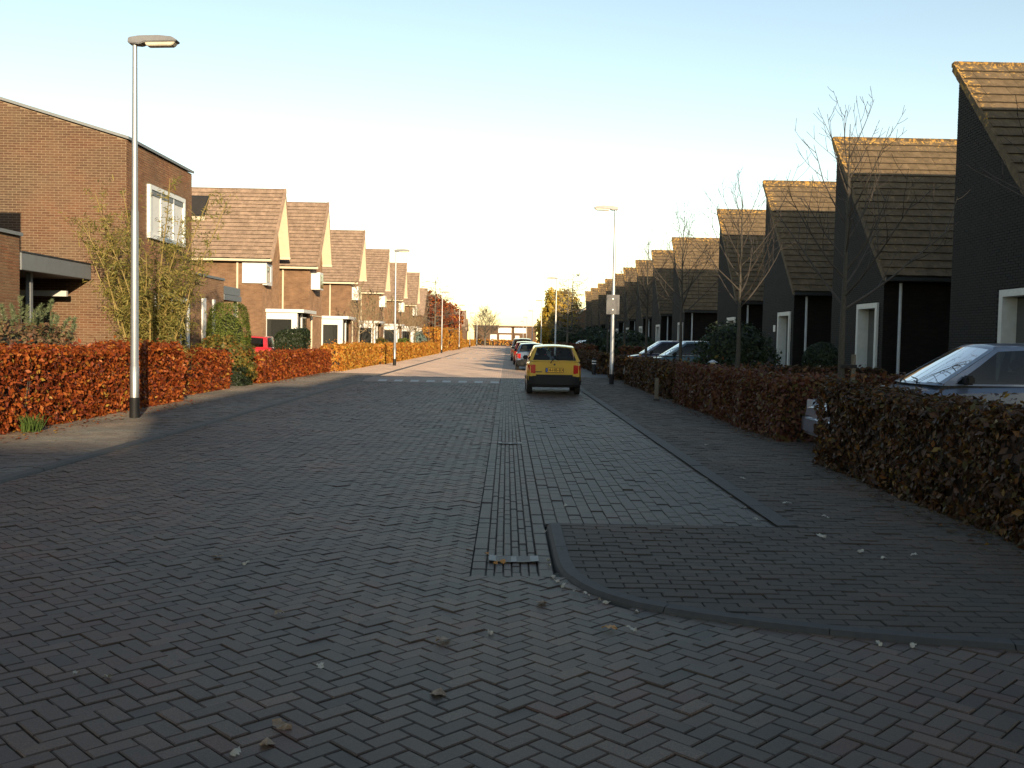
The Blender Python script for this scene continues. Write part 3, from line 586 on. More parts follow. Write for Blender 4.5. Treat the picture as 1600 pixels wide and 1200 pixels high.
    MB().box(xf + .02, x1 - .28, b0 + .11, b0 + .13, .5, top - .34).build('pane', M_PANE, bay)
    MB().box(xf + .02, x1 - .28, b0 + .06, b0 + .2, 0, .5).build('bay_sill', M_WHITE, bay)
    MB().box(x1 - .04, x1 - .02, b0 + .26, b1 - .6, .5, top - .2).build('pane', M_PANE, bay); MB().box(x1 - .07, x1 + .02, b0 + 1.0, b0 + 1.2, 0, top).build('bay_post', M_WHITE, bay)
    MB().box(x1 - .07, x1 + .0, b0 + .26, b1, 0, .5).build('bay_sill', M_WHITE, bay); MB().box(x1 - .07, x1 + .01, b1 - .6, b1, .5, top).build('bay_end', M_BW_L, bay)
    return h
left_house('brown brick gabled house with a skylight in its roof and a white corner window box', -11.43, 49.56, range(0, 16), True)
left_house('brown brick gabled house touching the house with the skylight', -10.1, 54.22, range(0, 10))
lp = None
for i, y in enumerate((67.93, 81.93, 96.2, 110.1)):
    lb = 'brown brick gabled house, number %s along the row after the skylight house' % ORD[i + 2]
    if lp is None: lp = left_house(lb, -10.1, y, ())
    else: c_ = copy_tree(lp); c_.location = (-10.1, y, 0); c_['label'] = lb
# ------------------------------------------------------------------ corner house with real brick walls
CX, CY0, CY1 = -10.6, 26.9, 32.4
ctop = lambda x: 6.95 + (CX - x) * .285
ch = thing('corner_house', 'large brown brick corner house with sloping parapet and white upstairs window', 'house', (0, 0, 0))
MB().prism([(-30, 0), (CX + .0 - .03, 0), (CX - .03, ctop(CX) - .02), (-22, ctop(-22) - .02), (-30, ctop(-22) - .02)], 'y', CY0 + .03, CY1).build('wall', M_MORTAR, ch)
# openings in the street wall are covered by frames standing proud
brick_skin('wall_bricks', 'y', CY0 + .03, -17.5, CX - .0, .02, lambda x: ctop(x) - .03, -1, ch)
brick_skin('wall_bricks', 'x', CX - .03, CY0 + .0, CY1, .02, lambda y: 6.92, 1, ch, [(28.4, 31.55, 4.38, 5.98), (29.0, 32.0, .3, 2.8)])
MB().prism([(-30, ctop(-22)), (-22, ctop(-22)), (CX + .05, ctop(CX) - .01), (CX + .05, ctop(CX) + .07), (-22, ctop(-22) + .08), (-30, ctop(-22) + .08)], 'y', CY0 - .05, CY1 + .04).build('roof_edge', M_GREYB, ch)
wn = window(ch, 'x', CX, 28.42, 31.52, 4.4, 5.96, 1, M_WHITE, M_CURT, .13, .25, (29.4, 30.5), .07, -.012)
MB().box(CX - .06, CX + .04, 28.55, 31.4, 5.68, 5.83).build('roller_box', M_GREYB, wn)
wn = window(ch, 'x', CX, 29.05, 31.95, .35, 2.75, 1, M_WHITE, M_PANE, .13, .2, (29.8, 30.4, 31.2), .08, -.03)
ext = MB().box(-16, CX, CY1 + .005, 36.0, 0, 3.6).build('extension_wall', M_BW_C, ch); MB().box(-16.05, CX + .04, CY1 + .008, 36.04, 3.6, 3.68).build('roof_trim', M_GREYB, ext)
MB().box(CX, CX + .06, 33.4, 33.75, .3, 2.85).build('window_strip', M_WHITE, ext); MB().box(CX, CX + .06, 34.6, 34.8, .3, 2.85).build('window_strip', M_WHITE, ext)
cn = MB().box(-16, CX - .02, 36.05, 38.3, 3.12, 3.42).build('canopy', M_GREYB, ch); MB().box(-16, CX + .02, 36.06, 38.34, 2.9, 3.1).build('canopy_trim', M_GREYB, cn)
MB().box(CX - .2, CX - .1, 38.0, 38.1, 0, 2.9).build('canopy_post', M_GREYB, cn)
# carport and garage in front
gh = thing('brick_garage', 'brown brick garage wall with dark trim beside the grey carport', 'garage', (-11.6, 15, 0))
MB().box(-12, -.03, 0, 8.0, 0, 3.84).build('wall', M_MORTAR, gh)
brick_skin('wall_bricks', 'x', -.03, 2.0, 8.0, .02, lambda y: 3.83, 1, gh); MB().box(-12, .05, -.05, 8.04, 3.84, 3.92).build('roof_trim', M_GREYB, gh)
MB().box(-12, -.15, .4, 6.0, 3.92, 6.05).build('upper_storey', M_BW_C, gh)
cp_ = thing('carport', 'flat carport with grey fascia between the garage and the corner house', 'carport', (-11.6, 23.05, 0))
MB().box(-6, 0, .0, 3.83, 3.05, 3.46).build('fascia', M_GREYB, cp_, bevel=.01); MB().box(-6, .02, -.0, 3.83, 3.462, 3.5).build('roof_edge', M_DARKM, cp_)
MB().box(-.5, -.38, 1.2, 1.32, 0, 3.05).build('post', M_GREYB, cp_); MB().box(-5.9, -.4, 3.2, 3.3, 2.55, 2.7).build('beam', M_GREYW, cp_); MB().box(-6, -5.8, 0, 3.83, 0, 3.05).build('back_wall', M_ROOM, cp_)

# unseen terrace blocks added behind the viewer to shade the crossing and road
def terrace(label, x0, x1, y0, y1, hh):
    t_ = thing('shade_terrace', label, 'house', (x0, y0, 0)); W_, D_ = x1 - x0, y1 - y0
    MB().box(0, W_, 0, D_, 0, hh).build('wall', M_BW_L, t_); MB().box(-.15, W_ + .15, -.15, D_ + .15, hh, hh + .3).build('roof', M_GREYB, t_)
    k = 0
    for yy in np.arange(2, D_ - 2, 4.2):
        for zz in (.9, 3.7, 6.3):
            window(t_, 'x', 0, yy, yy + 1.6, zz, zz + 1.4, -1, M_WHITE, M_PANE, .09, .2, (), .05, -.03)
terrace('unseen brick terrace added for road shade, farthest behind the crossing', 7.4, 18, -66, -34.4, 9.2)
terrace('added unseen terrace kept lower for a sun patch, between two taller blocks', 7.4, 18, -34.0, -28.4, 7.9)  # roof kept low to let a patch of sun onto the road
terrace('unseen brick terrace added for road shade, next to the end terrace', 7.4, 18, -28.0, -17.6, 9.2)
terrace('unseen brick end terrace added for road shade, on the side street corner', 8.0, 18, -17.2, -6.5, 9.0)

# ------------------------------------------------------------------ lamp posts
def lamp(label, x, y, h, side, base=True):
    l = thing('street_lamp', label, 'street lamp', (x, y, PZ), 0, 'galvanised street lamps'); hh = h - PZ
    MB().tube([(0, 0, .38), (0, 0, .95), (0, 0, .96), (0, 0, hh * .55), (0, 0, hh * .56), (0, 0, hh - .06)], [.08, .08, .072, .066, .056, .042], 14).build('pole', M_STEEL, l, True)
    MB().tube([(0, 0, 0), (0, 0, .38)], .09, 14).build('pole_foot', M_BLACK, l, True)
    s = side
    prof = [(-.1 * s, -.0), (-.09 * s, .1), (.1 * s, .135), (.45 * s, .15), (.7 * s, .13), (.8 * s, .065), (.78 * s, .045), (.2 * s, .02), (.12 * s, -.02)]
    hd = MB().prism([(a, b_ + hh - .05) for a, b_ in prof], 'y', -.11, .11).build('lamp_head', M_LAMP, l, True, bevel=.018)
    MB().prism([(.2 * s, hh - .03), (.76 * s, hh - .008), (.7 * s, hh - .075), (.24 * s, hh - .09)], 'y', -.09, .09).build('lens', M_LENS, hd, True, bevel=.012)
    return l
lamp('tall steel street lamp standing at the copper hedge by the willow', -6.88, 17.8, 6.9, 1)
lamp('steel street lamp at the orange hedge, first beyond the copper-hedge lamp', -6.35, 54.5, 6.5, 1)
lamp('steel street lamp at the far end of the orange hedge', -7.05, 104, 6.6, 1)
for yy in (143, 184, 227): lamp('slim steel street lamp beyond the orange hedge', -7.1, yy, 6.6, 1)
L1 = lamp('steel street lamp carrying a grey sign, beside the yellow car', 3.92, 35.7, 6.52, -1)
lamp('steel street lamp standing before the dark evergreens past the parked cars', 3.9, 77.3, 6.6, -1)
for yy in (121, 164, 211, 256): lamp('slim steel street lamp in the row towards the yellow tree', 4.3, yy, 6.6, -1)
sg = thing('road_sign', 'blank grey back of a road sign strapped to a lamp pole', 'sign', (3.9, 35.7, 2.62))
MB().box(-.24, .24, -.075 - .02, -.075, 0, .72).build('panel', M_SIGN, sg, bevel=.004); MB().tube([(0, 0, .15), (0, 0, .19)], .1, 14).build('strap', M_STEEL, sg); MB().tube([(0, 0, .55), (0, 0, .59)], .1, 14).build('strap', M_STEEL, sg)
# bollards and a garden lamp
b_ = thing('wooden_post', 'short pale wooden post standing at the end of the maroon hedge', 'post', (4.12, 26.2, PZ), 0); MB().box(-.05, .05, -.05, .05, 0, .62).build('shaft', M_WOOD, b_, bevel=.012); MB().box(-.08, .08, -.08, .08, 0, .05).build('foot', M_KERB, b_)
b_ = thing('bollard', 'dark bollard with pale bands beside the green hedge past the signed lamp', 'bollard', (4.2, 46.0, PZ)); MB().tube([(0, 0, 0), (0, 0, .72), (0, 0, .78)], [.1, .1, .06], 12).build('shaft', M_BLACK, b_, True)
for z in (.5, .62): MB().tube([(0, 0, z), (0, 0, z + .05)], .104, 12).build('band', M_WHITE, b_)
b_ = thing('garden_lamp', 'small pale garden lamp standing behind the maroon hedge', 'lamp', (6.0, 27.9, 0)); MB().tube([(0, 0, 0), (0, 0, .92)], .05, 10).build('stem', M_PIPE, b_); MB().tube([(0, 0, .92), (0, 0, 1.06)], .08, 10).build('lamp_glass', M_LENS, b_); MB().tube([(0, 0, 1.06), (0, 0, 1.13)], [.15, .03], 10).build('cap', M_PIPE, b_)

# ------------------------------------------------------------------ leaves, hedges, shrubs, trees
def leaf_mesh(name, P, Nn, size, mat, parent, slim=.55, flop=.9):
    """P points, Nn outward normals: one folded two-triangle leaf each"""
    k = len(P); d = rng.normal(size=(k, 3)); d /= np.linalg.norm(d, axis=1)[:, None]
    nn = Nn + flop * rng.normal(size=(k, 3)) * .6; nn /= np.linalg.norm(nn, axis=1)[:, None] + 1e-9
    d -= nn * (d * nn).sum(1)[:, None]; d /= np.linalg.norm(d, axis=1)[:, None] + 1e-9; e = np.cross(nn, d)
    s = (size * rng.uniform(.4, 1.5, k))[:, None]
    a, b_ = P - d * s, P + d * s; l = P + e * s * slim + nn * s * .18; r = P - e * s * slim + nn * s * .18
    V = np.stack([a, l, b_, r], 1).reshape(-1, 3); i = np.arange(k)[:, None] * 4
    F = np.concatenate([i + [0, 2, 1], i + [0, 3, 2]], 1).reshape(-1, 3); rn = np.repeat(rng.random(k), 2)
    o = mk(name, V, F, mat, parent, rnd=rn); return o
def lumps(P, amp, sc, seed):
    r_ = np.random.default_rng(seed); out = np.zeros(len(P))
    for k in range(6):
        d = r_.normal(size=3) * sc * (1 + .5 * k); out += np.sin(P @ d + r_.uniform(0, 6.3)) / (1 + .4 * k)
    return out * amp / 2.0
def hedge(name, label, x0, x1, y0, y1, h, kind, size=.045, dens=1000, core=None, group=None, z0=0.0, seed=0, fuzz=.05, taper=0, loc_rot=0, cat='hedge', patch=True):
    W_, D_ = x1 - x0, y1 - y0; t_ = thing(name, label, cat, ((x0 + x1) / 2, (y0 + y1) / 2, z0), loc_rot, group)
    hx, hy = W_ / 2, D_ / 2; parts = []
    faces = [((2 * hy) * h, 'x', 1), ((2 * hy) * h, 'x', -1), ((2 * hx) * h, 'y', 1), ((2 * hx) * h, 'y', -1), (W_ * D_, 'z', 1)]
    for area, ax, sg_ in faces:
        k = int(area * dens); u = rng.uniform(-1, 1, k); v = rng.uniform(0, 1, k)
        if ax == 'x': P = np.stack([np.full(k, sg_ * hx), u * hy, v * h], 1); Nn = np.tile([sg_, 0, 0.15], (k, 1))
        elif ax == 'y': P = np.stack([u * hx, np.full(k, sg_ * hy), v * h], 1); Nn = np.tile([0, sg_, 0.15], (k, 1))
        else: P = np.stack([u * hx, (v * 2 - 1) * hy, np.full(k, h)], 1); Nn = np.tile([0, 0, 1.0], (k, 1))
        # round the top edges
        dep = np.abs(rng.normal(0, fuzz * 1.6, k)); P -= Nn * dep[:, None]; P += rng.normal(0, fuzz * .35, (k, 3))
        parts.append((P, Nn))
    P = np.concatenate([p for p, q in parts]); Nn = np.concatenate([q for p, q in parts]).astype(float)
    rr = .12 * min(1, h); ov = np.clip((P[:, 2] - (h - rr)) / rr, 0, 1); ed = np.clip(1 - (hx - np.abs(P[:, 0])) / rr, 0, 1)
    P[:, 0] -= np.sign(P[:, 0]) * rr * .5 * ov * ed; P[:, 2] -= rr * .5 * ov * ed
    f_ = 1 + lumps(P + np.array([x0, y0, 0]), .10, 1.6, seed); P[:, 0] *= f_; P[:, 2] *= 1 + lumps(P + np.array([x0, y0, 3]), .045, 1.1, seed + 1)
    if taper: P[:, 1] *= 1; P[:, 0] *= 1 - taper * P[:, 2:3].ravel() / h
    sp_ = (P[:, 2] > h * .94) & (rng.random(len(P)) < .10); P[sp_, 2] += rng.exponential(.045, sp_.sum())
    P[:, 2] = np.maximum(P[:, 2], .02)
    hole = lumps(P + np.array([x0, y0, 1.7]), 1.0, 7.0, seed + 5) + .5 * lumps(P + np.array([x0, y0, 0]), 1.0, 14.0, seed + 9); kp_ = (hole > -.62) | (rng.random(len(P)) < .12); P, Nn = P[kp_], Nn[kp_]
    stuff(leaf_mesh('foliage', P, Nn, size, LEAF[kind], t_))
    c = .12; MB().box(-hx + c + .02, hx - c - .02, -hy + c, hy - c, .06, h - c - .03).build('twigs', core or M_CORE, t_)
    sm = MB()
    for k in range(int(max(W_, D_) * 4)):
        px, py = random.uniform(-hx, hx) * .9, random.uniform(-hy, hy) * .97; sm.tube([(px, py, -.05), (px + random.gauss(0, .05), py + random.gauss(0, .05), h * .6)], [.014, .006], 4, False)
    sm.build('stems', M_BARK, t_); return t_
def blob(name, label, x, y, rx, ry, h, kind, size=.05, n_=3000, z0=0.0, core=M_COREG, group=None, cat='shrub', shape='egg', seed=0, fuzz=.12, amp=.12, slim=.55, trunk=True, zc=None):
    t_ = thing(name, label, cat, (x, y, z0), 0, group); d = rng.normal(size=(n_, 3)); d /= np.linalg.norm(d, axis=1)[:, None]
    if shape == 'box': d = np.sign(d) * np.abs(d) ** .35; d /= np.max(np.abs(d), axis=1)[:, None] ** .9
    if shape == 'column': d[:, :2] /= (np.linalg.norm(d[:, :2], axis=1)[:, None] + 1e-6) ** .6
    rad = 1 - np.abs(rng.normal(0, fuzz, n_)); rad *= 1 + lumps(d * 2.5, amp, 1.6, seed)
    zb = 0 if zc is None else zc
    P = d * rad[:, None] * np.array([rx, ry, (h - zb) / 2]) + np.array([0, 0, zb + (h - zb) / 2]); P[:, 2] = np.maximum(P[:, 2], .03)
    stuff(leaf_mesh('foliage', P, d, size, LEAF[kind], t_, slim))
    s = .72; V = []; F = []
    bm = bmesh.new(); bmesh.ops.create_icosphere(bm, subdivisions=2, radius=1)
    for v in bm.verts:
        q = np.array(v.co);
        if shape == 'box': q = np.sign(q) * np.abs(q) ** .35
        v.co = (q[0] * rx * s, q[1] * ry * s, zb + (h - zb) / 2 + q[2] * (h - zb) / 2 * s)
    me = bpy.data.meshes.new('inner_twigs'); bm.to_mesh(me); bm.free(); me.materials.append(core); put('inner_twigs', me, t_)
    if trunk: MB().tube([(0, 0, -.05), (0, 0, zb + (h - zb) * .5)], [max(.04, rx * .07), max(.03, rx * .04)], 7).build('trunk', M_BARK, t_)
    return t_
# left hedges
HG = 'trimmed beech hedges along the left pavement'
hedge('beech_hedge', 'copper red beech hedge behind the street lamp by the willow', -8.5, -7.6, 7.0, 22.6, 1.33, 'copper', .042, 1500, seed=1, group=HG, fuzz=.07)
hedge('beech_hedge', 'short copper hedge end between the willow and the green shrub', -9.0, -8.1, 22.7, 28.2, 1.15, 'copper', .045, 1100, seed=2, group=HG, fuzz=.08)
hedge('beech_hedge', 'dull copper hedge in front of the red car', -8.9, -7.95, 31.2, 43.5, .98, 'copper', .05, 900, seed=3, group=HG)
hedge('beech_hedge', 'sunlit orange hedge joining the dull copper hedge before the second lamp', -8.6, -7.5, 44.0, 56.0, 1.18, 'orange', .065, 600, seed=4, group=HG)
hedge('beech_hedge', 'sunlit orange hedge running on from the second lamp', -8.3, -7.2, 56.6, 74, 1.15, 'orange', .08, 400, seed=5, group=HG)
hedge('beech_hedge', 'sunlit orange hedge below the young trees and the blue spruce', -8.3, -7.2, 74.8, 102, 1.12, 'orange', .09, 300, seed=6, group=HG)
hedge('beech_hedge', 'tall orange beech screen behind the lamp at the hedge end', -9.6, -7.6, 108, 124, 2.75, 'orange', .12, 200, seed=7, group=HG, fuzz=.15)
hedge('beech_hedge', 'tall orange beech screen past the gap in the hedges', -9.6, -7.4, 130, 158, 2.9, 'orange', .14, 140, seed=8, group=HG, fuzz=.15)
hedge('beech_hedge', 'low far orange hedge near the end of the street', -9.4, -7.9, 160, 240, 1.3, 'orange', .2, 60, seed=9, group=HG, fuzz=.15)
# right hedges
HR = 'trimmed hedges along the right pavement'
hedge('garden_hedge', 'mixed green and russet hedge in front of the silver car', 4.15, 5.0, 5.5, 12.75, 1.08, 'mixed', .036, 1900, seed=11, group=HR, fuzz=.06)
hedge('garden_hedge', 'maroon hedge beyond the nose of the silver car', 4.45, 5.3, 15.6, 20.3, 1.05, 'maroon', .04, 1300, seed=12, group=HR)
hedge('garden_hedge', 'maroon hedge next to the short wooden post', 4.5, 5.3, 20.6, 25.8, 1.04, 'maroon', .045, 1000, seed=13, group=HR)
hedge('garden_hedge', 'mixed green and orange hedge between the wooden post and the signed lamp', 4.5, 5.4, 26.9, 36.2, 1.0, 'mixed', .055, 800, seed=14, group=HR)
hedge('garden_hedge', 'short mixed hedge between the drives of the teal and dark blue cars', 4.5, 5.3, 39.7, 42.3, 1.0, 'mixed', .06, 600, seed=15, group=HR)
hedge('garden_hedge', 'green hedge running on past the dark bollard', 4.5, 5.4, 46.6, 60, 1.0, 'mixed', .08, 350, seed=16, group=HR)
hedge('garden_hedge', 'dark red hedge under the evergreens past the parked cars', 4.7, 5.9, 62, 100, 1.3, 'maroon', .12, 200, seed=17, group=HR)
hedge('garden_hedge', 'cross hedge between gardens behind the maroon hedge', 5.4, 10.2, 20.0, 20.7, .98, 'maroon', .045, 900, seed=18, group=HR)
hedge('garden_hedge', 'green-brown cross hedge between gardens at the garden lamp', 5.5, 10.5, 26.6, 27.3, 1.0, 'mixed', .05, 800, seed=19, group=HR)
hedge('garden_hedge', 'red-brown cross hedge behind the driveway cars', 5.5, 9.5, 46.2, 47.0, 1.35, 'maroon', .07, 500, seed=20, group=HR)
# shrubs left
blob('clipped_conifer', 'rounded bright green clipped conifer beside the corner house', -9.6, 33.2, .74, .74, 2.72, 'green', .042, 14000, shape='column', seed=3, amp=.03, slim=.25, fuzz=.05)
blob('garden_shrub', 'loose yellow-green shrub in front of the clipped conifer', -8.95, 30.4, 1.05, .9, 1.5, 'shrub', .06, 5000, seed=4, amp=.2)
hedge('box_shrub', 'low dark green clipped box under the yellow-green shrub', -9.1, -8.1, 29.4, 30.6, .6, 'dark', .03, 1600, core=M_COREG, seed=61, fuzz=.04, cat='shrub')
hedge('box_shrub', 'dark green square clipped shrub standing beside the red car', -9.55, -8.4, 39.6, 40.8, 1.82, 'dark', .04, 1500, core=M_COREG, seed=62, fuzz=.04, cat='shrub')
blob('heather_shrub', 'brownish low shrub behind the copper hedge below the pine', -9.7, 19.0, 1.1, 1.6, 1.75, 'heath', .045, 6000, seed=7, amp=.2)
blob('blue_spruce', 'round blue-grey spruce behind the orange hedge', -9.6, 99, 1.3, 1.3, 2.4, 'blue', .1, 2500, seed=8)
blob('garden_shrub', 'yellow-green bush next to the blue spruce', -9.4, 103.5, .9, 1, 2.0, 'shrub', .1, 1500, seed=9)
blob('garden_shrub', 'green bush behind the orange hedge near the row of bays', -9.2, 84, .9, 1, 1.6, 'green', .08, 1500, seed=10)
blob('garden_shrub', 'brown bush in the garden before the fourth gabled house', -9.3, 70, .9, .9, 1.6, 'shrub', .08, 1500, seed=30)
g_ = thing('grass_tuft', 'green weed tuft at the foot of the copper hedge', 'weed', (-7.42, 15.0, PZ)); gv, gf = [], []
for k in range(110):
    a, l, ln = random.uniform(0, 6.28), random.uniform(0, .16), random.uniform(.08, .34); bx_, by_ = math.cos(a) * l, math.sin(a) * l; dx, dy = math.cos(a) * ln * .5 + random.gauss(0, .07), math.sin(a) * ln * .5 + random.gauss(0, .07); b0 = len(gv)
    gv += [(bx_ - .008, by_, 0), (bx_ + .008, by_, 0), (bx_ + dx * .5 + .006, by_ + dy * .5, ln * .75), (bx_ + dx * .5 - .006, by_ + dy * .5, ln * .75), (bx_ + dx, by_ + dy, ln * .95)]; gf += [(b0, b0 + 1, b0 + 2, b0 + 3), (b0 + 3, b0 + 2, b0 + 4)]
stuff(mk('blades', gv, gf, M_GRASS, g_, rnd=[random.random() for _ in gf]))
# shrubs right
blob('ball_shrub', 'dark clipped ball shrub between two white window frames', 9.3, 28.3, .55, .55, 1.72, 'dark', .035, 5000, seed=14, amp=.03, fuzz=.05, zc=.55)
blob('evergreen_bush', 'large dark evergreen bush before the saw-tooth houses', 7.1, 29.8, 1.2, 1.0, 2.3, 'dark', .06, 6000, seed=15, amp=.25)
for k, (x, y, r_, hh, lab) in enumerate(((8.2, 62, 1.5, 2.0, 'dark evergreen past the driveway cars, nearest the cars'), (9.0, 72, 1.7, 2.3, 'dark evergreen behind the second right-hand lamp'), (8.6, 84, 1.7, 2.4, 'tall dark evergreen between the lamp and the yellow tree'), (8.8, 101, 2.0, 3.0, 'tall dark evergreen at the foot of the bare far tree'), (7.6, 118, 2.2, 3.4, 'dark evergreen beside the yellow tree'))):
    blob('evergreen_bush', lab, x, y, r_, r_ * 1.4, hh, 'dark', .13, 3500, seed=20 + k, amp=.25)
blob('yellow_tree', 'bright yellow autumn tree lit by the sun past the evergreens', 7.6, 140, 2.7, 2.7, 9.6, 'yellow', .2, 5000, seed=31, amp=.3, cat='tree', zc=2.5, core=M_CORE)
blob('yellow_tree', 'smaller yellow-green tree beside the bright yellow tree', 6.6, 150, 2.2, 2.6, 5.5, 'yellow', .2, 3000, seed=32, amp=.3, cat='tree', zc=.8)
blob('copper_tree', 'dark copper-leaved tree behind the tall orange beech screen', -11.5, 136, 3.2, 3.5, 8.2, 'copper', .2, 4500, seed=33, amp=.3, cat='tree', zc=3.2, core=M_CORE)
blob('copper_tree', 'thin russet tree between the far lamps on the left', -11, 170, 3, 3.5, 7.6, 'copper', .25, 2200, seed=34, amp=.35, cat='tree', zc=2.8, core=M_CORE)

def branch_tree(name, label, x, y, h, fork, r0, seed, limbs=16, spread=1.6, upness=1.0, mat=M_BARK, tw=M_TWIG, group=None, lean=0.0, twig_r=.006, style='up', sub=7, cat='tree', z0=0, reps=2):
    t_ = thing(name, label, cat, (x, y, z0), 0, group); r_ = random.Random(seed)
    mt = MB(); pts = [(lean * (k / 8) * .6 + r_.gauss(0, .012) * (k > 0), r_.gauss(0, .012) * (k > 0), h * .97 * k / 8 - (.05 if k == 0 else 0)) for k in range(9)]
    rad = [max(r0 * (1 - .93 * (k / 8) ** .8), twig_r) for k in range(9)]; mt.tube(pts, rad, 9); mt.build('trunk', mat, t_, True)
    mb = MB()
    def at(z):
        k = min(7, max(0, int(z / (h * .97) * 8))); f_ = z / (h * .97) * 8 - k; a, b_ = Vector(pts[k]), Vector(pts[k + 1]); return a.lerp(b_, f_)
    def grow(p, d, l, r, lev):
        q = [p.copy()]; n_ = 5 if lev == 0 else 4; dd = d.copy()
        for k in range(n_):
            dd = (dd + Vector((r_.gauss(0, .055), r_.gauss(0, .055), r_.gauss(0, .03) + (.11 * upness if style == 'up' else .02)))).normalized(); q.append(q[-1] + dd * l / n_)
        mb.tube(q, [max(twig_r * .7, r * (1 - .8 * k / n_)) for k in range(n_ + 1)], 5 if lev == 0 else 3, False)
        if lev < reps:
            m_ = sub if lev == 0 else max(2, sub - 3)
            for j in range(m_):
                f_ = .25 + .72 * (j + r_.random()) / m_; k = min(n_ - 1, int(f_ * n_)); bp = q[k].lerp(q[k + 1], f_ * n_ - k)
                ax = (q[k + 1] - q[k]).normalized(); sd_ = ax.orthogonal().normalized(); sd_.rotate(Matrix.Rotation(r_.uniform(0, 6.28), 3, ax))
                nd = (ax * r_.uniform(.55, 1.0) + sd_ * r_.uniform(.45, .9)).normalized(); grow(bp, nd, l * r_.uniform(.32, .6) * (1.1 - .4 * f_), max(twig_r, r * .45), lev + 1)
    for k in range(limbs):
        f_ = (k + r_.random() * .6) / limbs; z = fork + (h * .9 - fork) * f_ ** 1.25; a = k * 2.4 + r_.gauss(0, .3)
        el = (.55 + .55 * f_ if style == 'up' else r_.uniform(-.05, .3)) + r_.gauss(0, .08); l = spread * (1.05 - .62 * f_) * r_.uniform(.8, 1.15)
        grow(at(z), Vector((math.cos(a) * math.cos(el), math.sin(a) * math.cos(el), math.sin(el))), l, r0 * (.3 - .16 * f_), 0)
    mb.build('branches', tw, t_); return t_
TG = 'young bare street trees on the right'
tl = ['bare young tree at the corner garden behind the hedge with the silver car', 'bare young tree tied to a stake behind the maroon hedge', 'bare young tree beside the garden lamp', 'bare young tree next to the driveway cars', 'bare young tree standing past the driveway cars', 'bare young tree at the green hedge past the dark bollard', 'slim bare tree before the sixth saw-tooth house']
for k, (x, y, h, fk, sp_) in enumerate(((6.75, 10.1, 5.2, 2.2, 2.3), (6.3, 18.0, 5.9, 2.25, 2.4), (6.3, 26.1, 5.9, 2.55, 2.3), (6.25, 34.5, 6.3, 2.6, 2.4), (6.25, 43.1, 6.0, 2.6, 2.2), (6.3, 51.5, 5.6, 2.6, 1.8), (6.3, 60, 5.4, 2.6, 1.6))):
    branch_tree('bare_street_tree', tl[k], x, y, h, fk, .085, 40 + k, 16, sp_, 1.0, group=TG, twig_r=.0042 + .00008 * y, sub=5)
s_ = thing('tree_stake', 'wooden stake with black tie beside the bare tree at the maroon hedge', 'stake', (6.5, 17.95, 0)); MB().tube([(0, 0, -.05), (0, 0, 1.45)], .045, 8).build('post', M_WOOD, s_); MB().box(-.24, .05, -.055, .055, 1.2, 1.26).build('tie', M_BLACK, s_)
TL = 'young bare trees behind the left hedges'
for k, (x, y, lb) in enumerate(((-8.9, 57.5, 'thin bare tree by the second bay window'), (-8.9, 64, 'thin bare tree in front of the third gabled house'), (-8.9, 76, 'thin bare tree between the third and fourth gabled houses'), (-8.9, 88, 'thin bare tree before the fifth gabled house'), (-8.9, 93, 'thin bare tree close to the sixth gabled house'))):
    branch_tree('bare_garden_tree', lb, x, y, 4.8, 1.7, .075, 60 + k, 18, 1.6, 1, mat=M_PALEW, tw=M_PALEW, group=TL, twig_r=.013, sub=6)
for k, y in enumerate((106, 112, 118, 125)):
    branch_tree('pleached_tree', 'slim trained tree on a pole in front of the far brick house', -8.6 - .1 * k, y, 4.6, 2.2, .06, 70 + k, 6, 1.0, .2, mat=M_WOOD, tw=M_WOOD, group='trained trees before the far house', twig_r=.012, style='flat', sub=3, reps=1)
branch_tree('bare_larch', 'tall bare tree with level branches behind the tall orange screen', -9.6, 128, 10.2, 2.5, .2, 80, 34, 3.6, 0, twig_r=.016, style='flat', sub=7, mat=M_WOOD, tw=M_WOOD)
branch_tree('bare_larch', 'tall bare tree with level branches above the evergreens', 8.2, 122, 11.2, 2.5, .2, 81, 38, 3.3, 0, twig_r=.016, style='flat', sub=7, mat=M_WOOD, tw=M_WOOD)
branch_tree('bare_larch', 'smaller bare tree behind the lamp and the evergreens', 6.6, 105, 8.6, 2.5, .15, 82, 26, 2.2, .5, twig_r=.014, style='flat', sub=6, mat=M_WOOD, tw=M_WOOD)
for k, (x, y, h, lb) in enumerate(((-5.6, 246, 8.8, 'round bare tree at the end of the street'), (14, 285, 9, 'bare tree behind the white-windowed house at the street end'), (22, 280, 8, 'small bare tree right of the end house'))):
    branch_tree('bare_round_tree', lb, x, y, h, 1.8, .28, 90 + k, 40, 5.2, .6, twig_r=.02, sub=9, mat=M_WOOD, tw=M_WOOD)
for k, (x, y, h) in enumerate(((9.5, -2.6, 9.5), (11.5, -4.6, 10.5), (7.2, -3.6, 8.4))):  # unseen trees added behind the viewer to dapple the shadow edge
    branch_tree('bare_round_tree', 'added unseen bare tree that breaks up the road shadow edge', x, y, h, 2.2, .16, 95 + k, 30, 3.0, .8, twig_r=.012, sub=8, group='added unseen trees casting dappled shade')
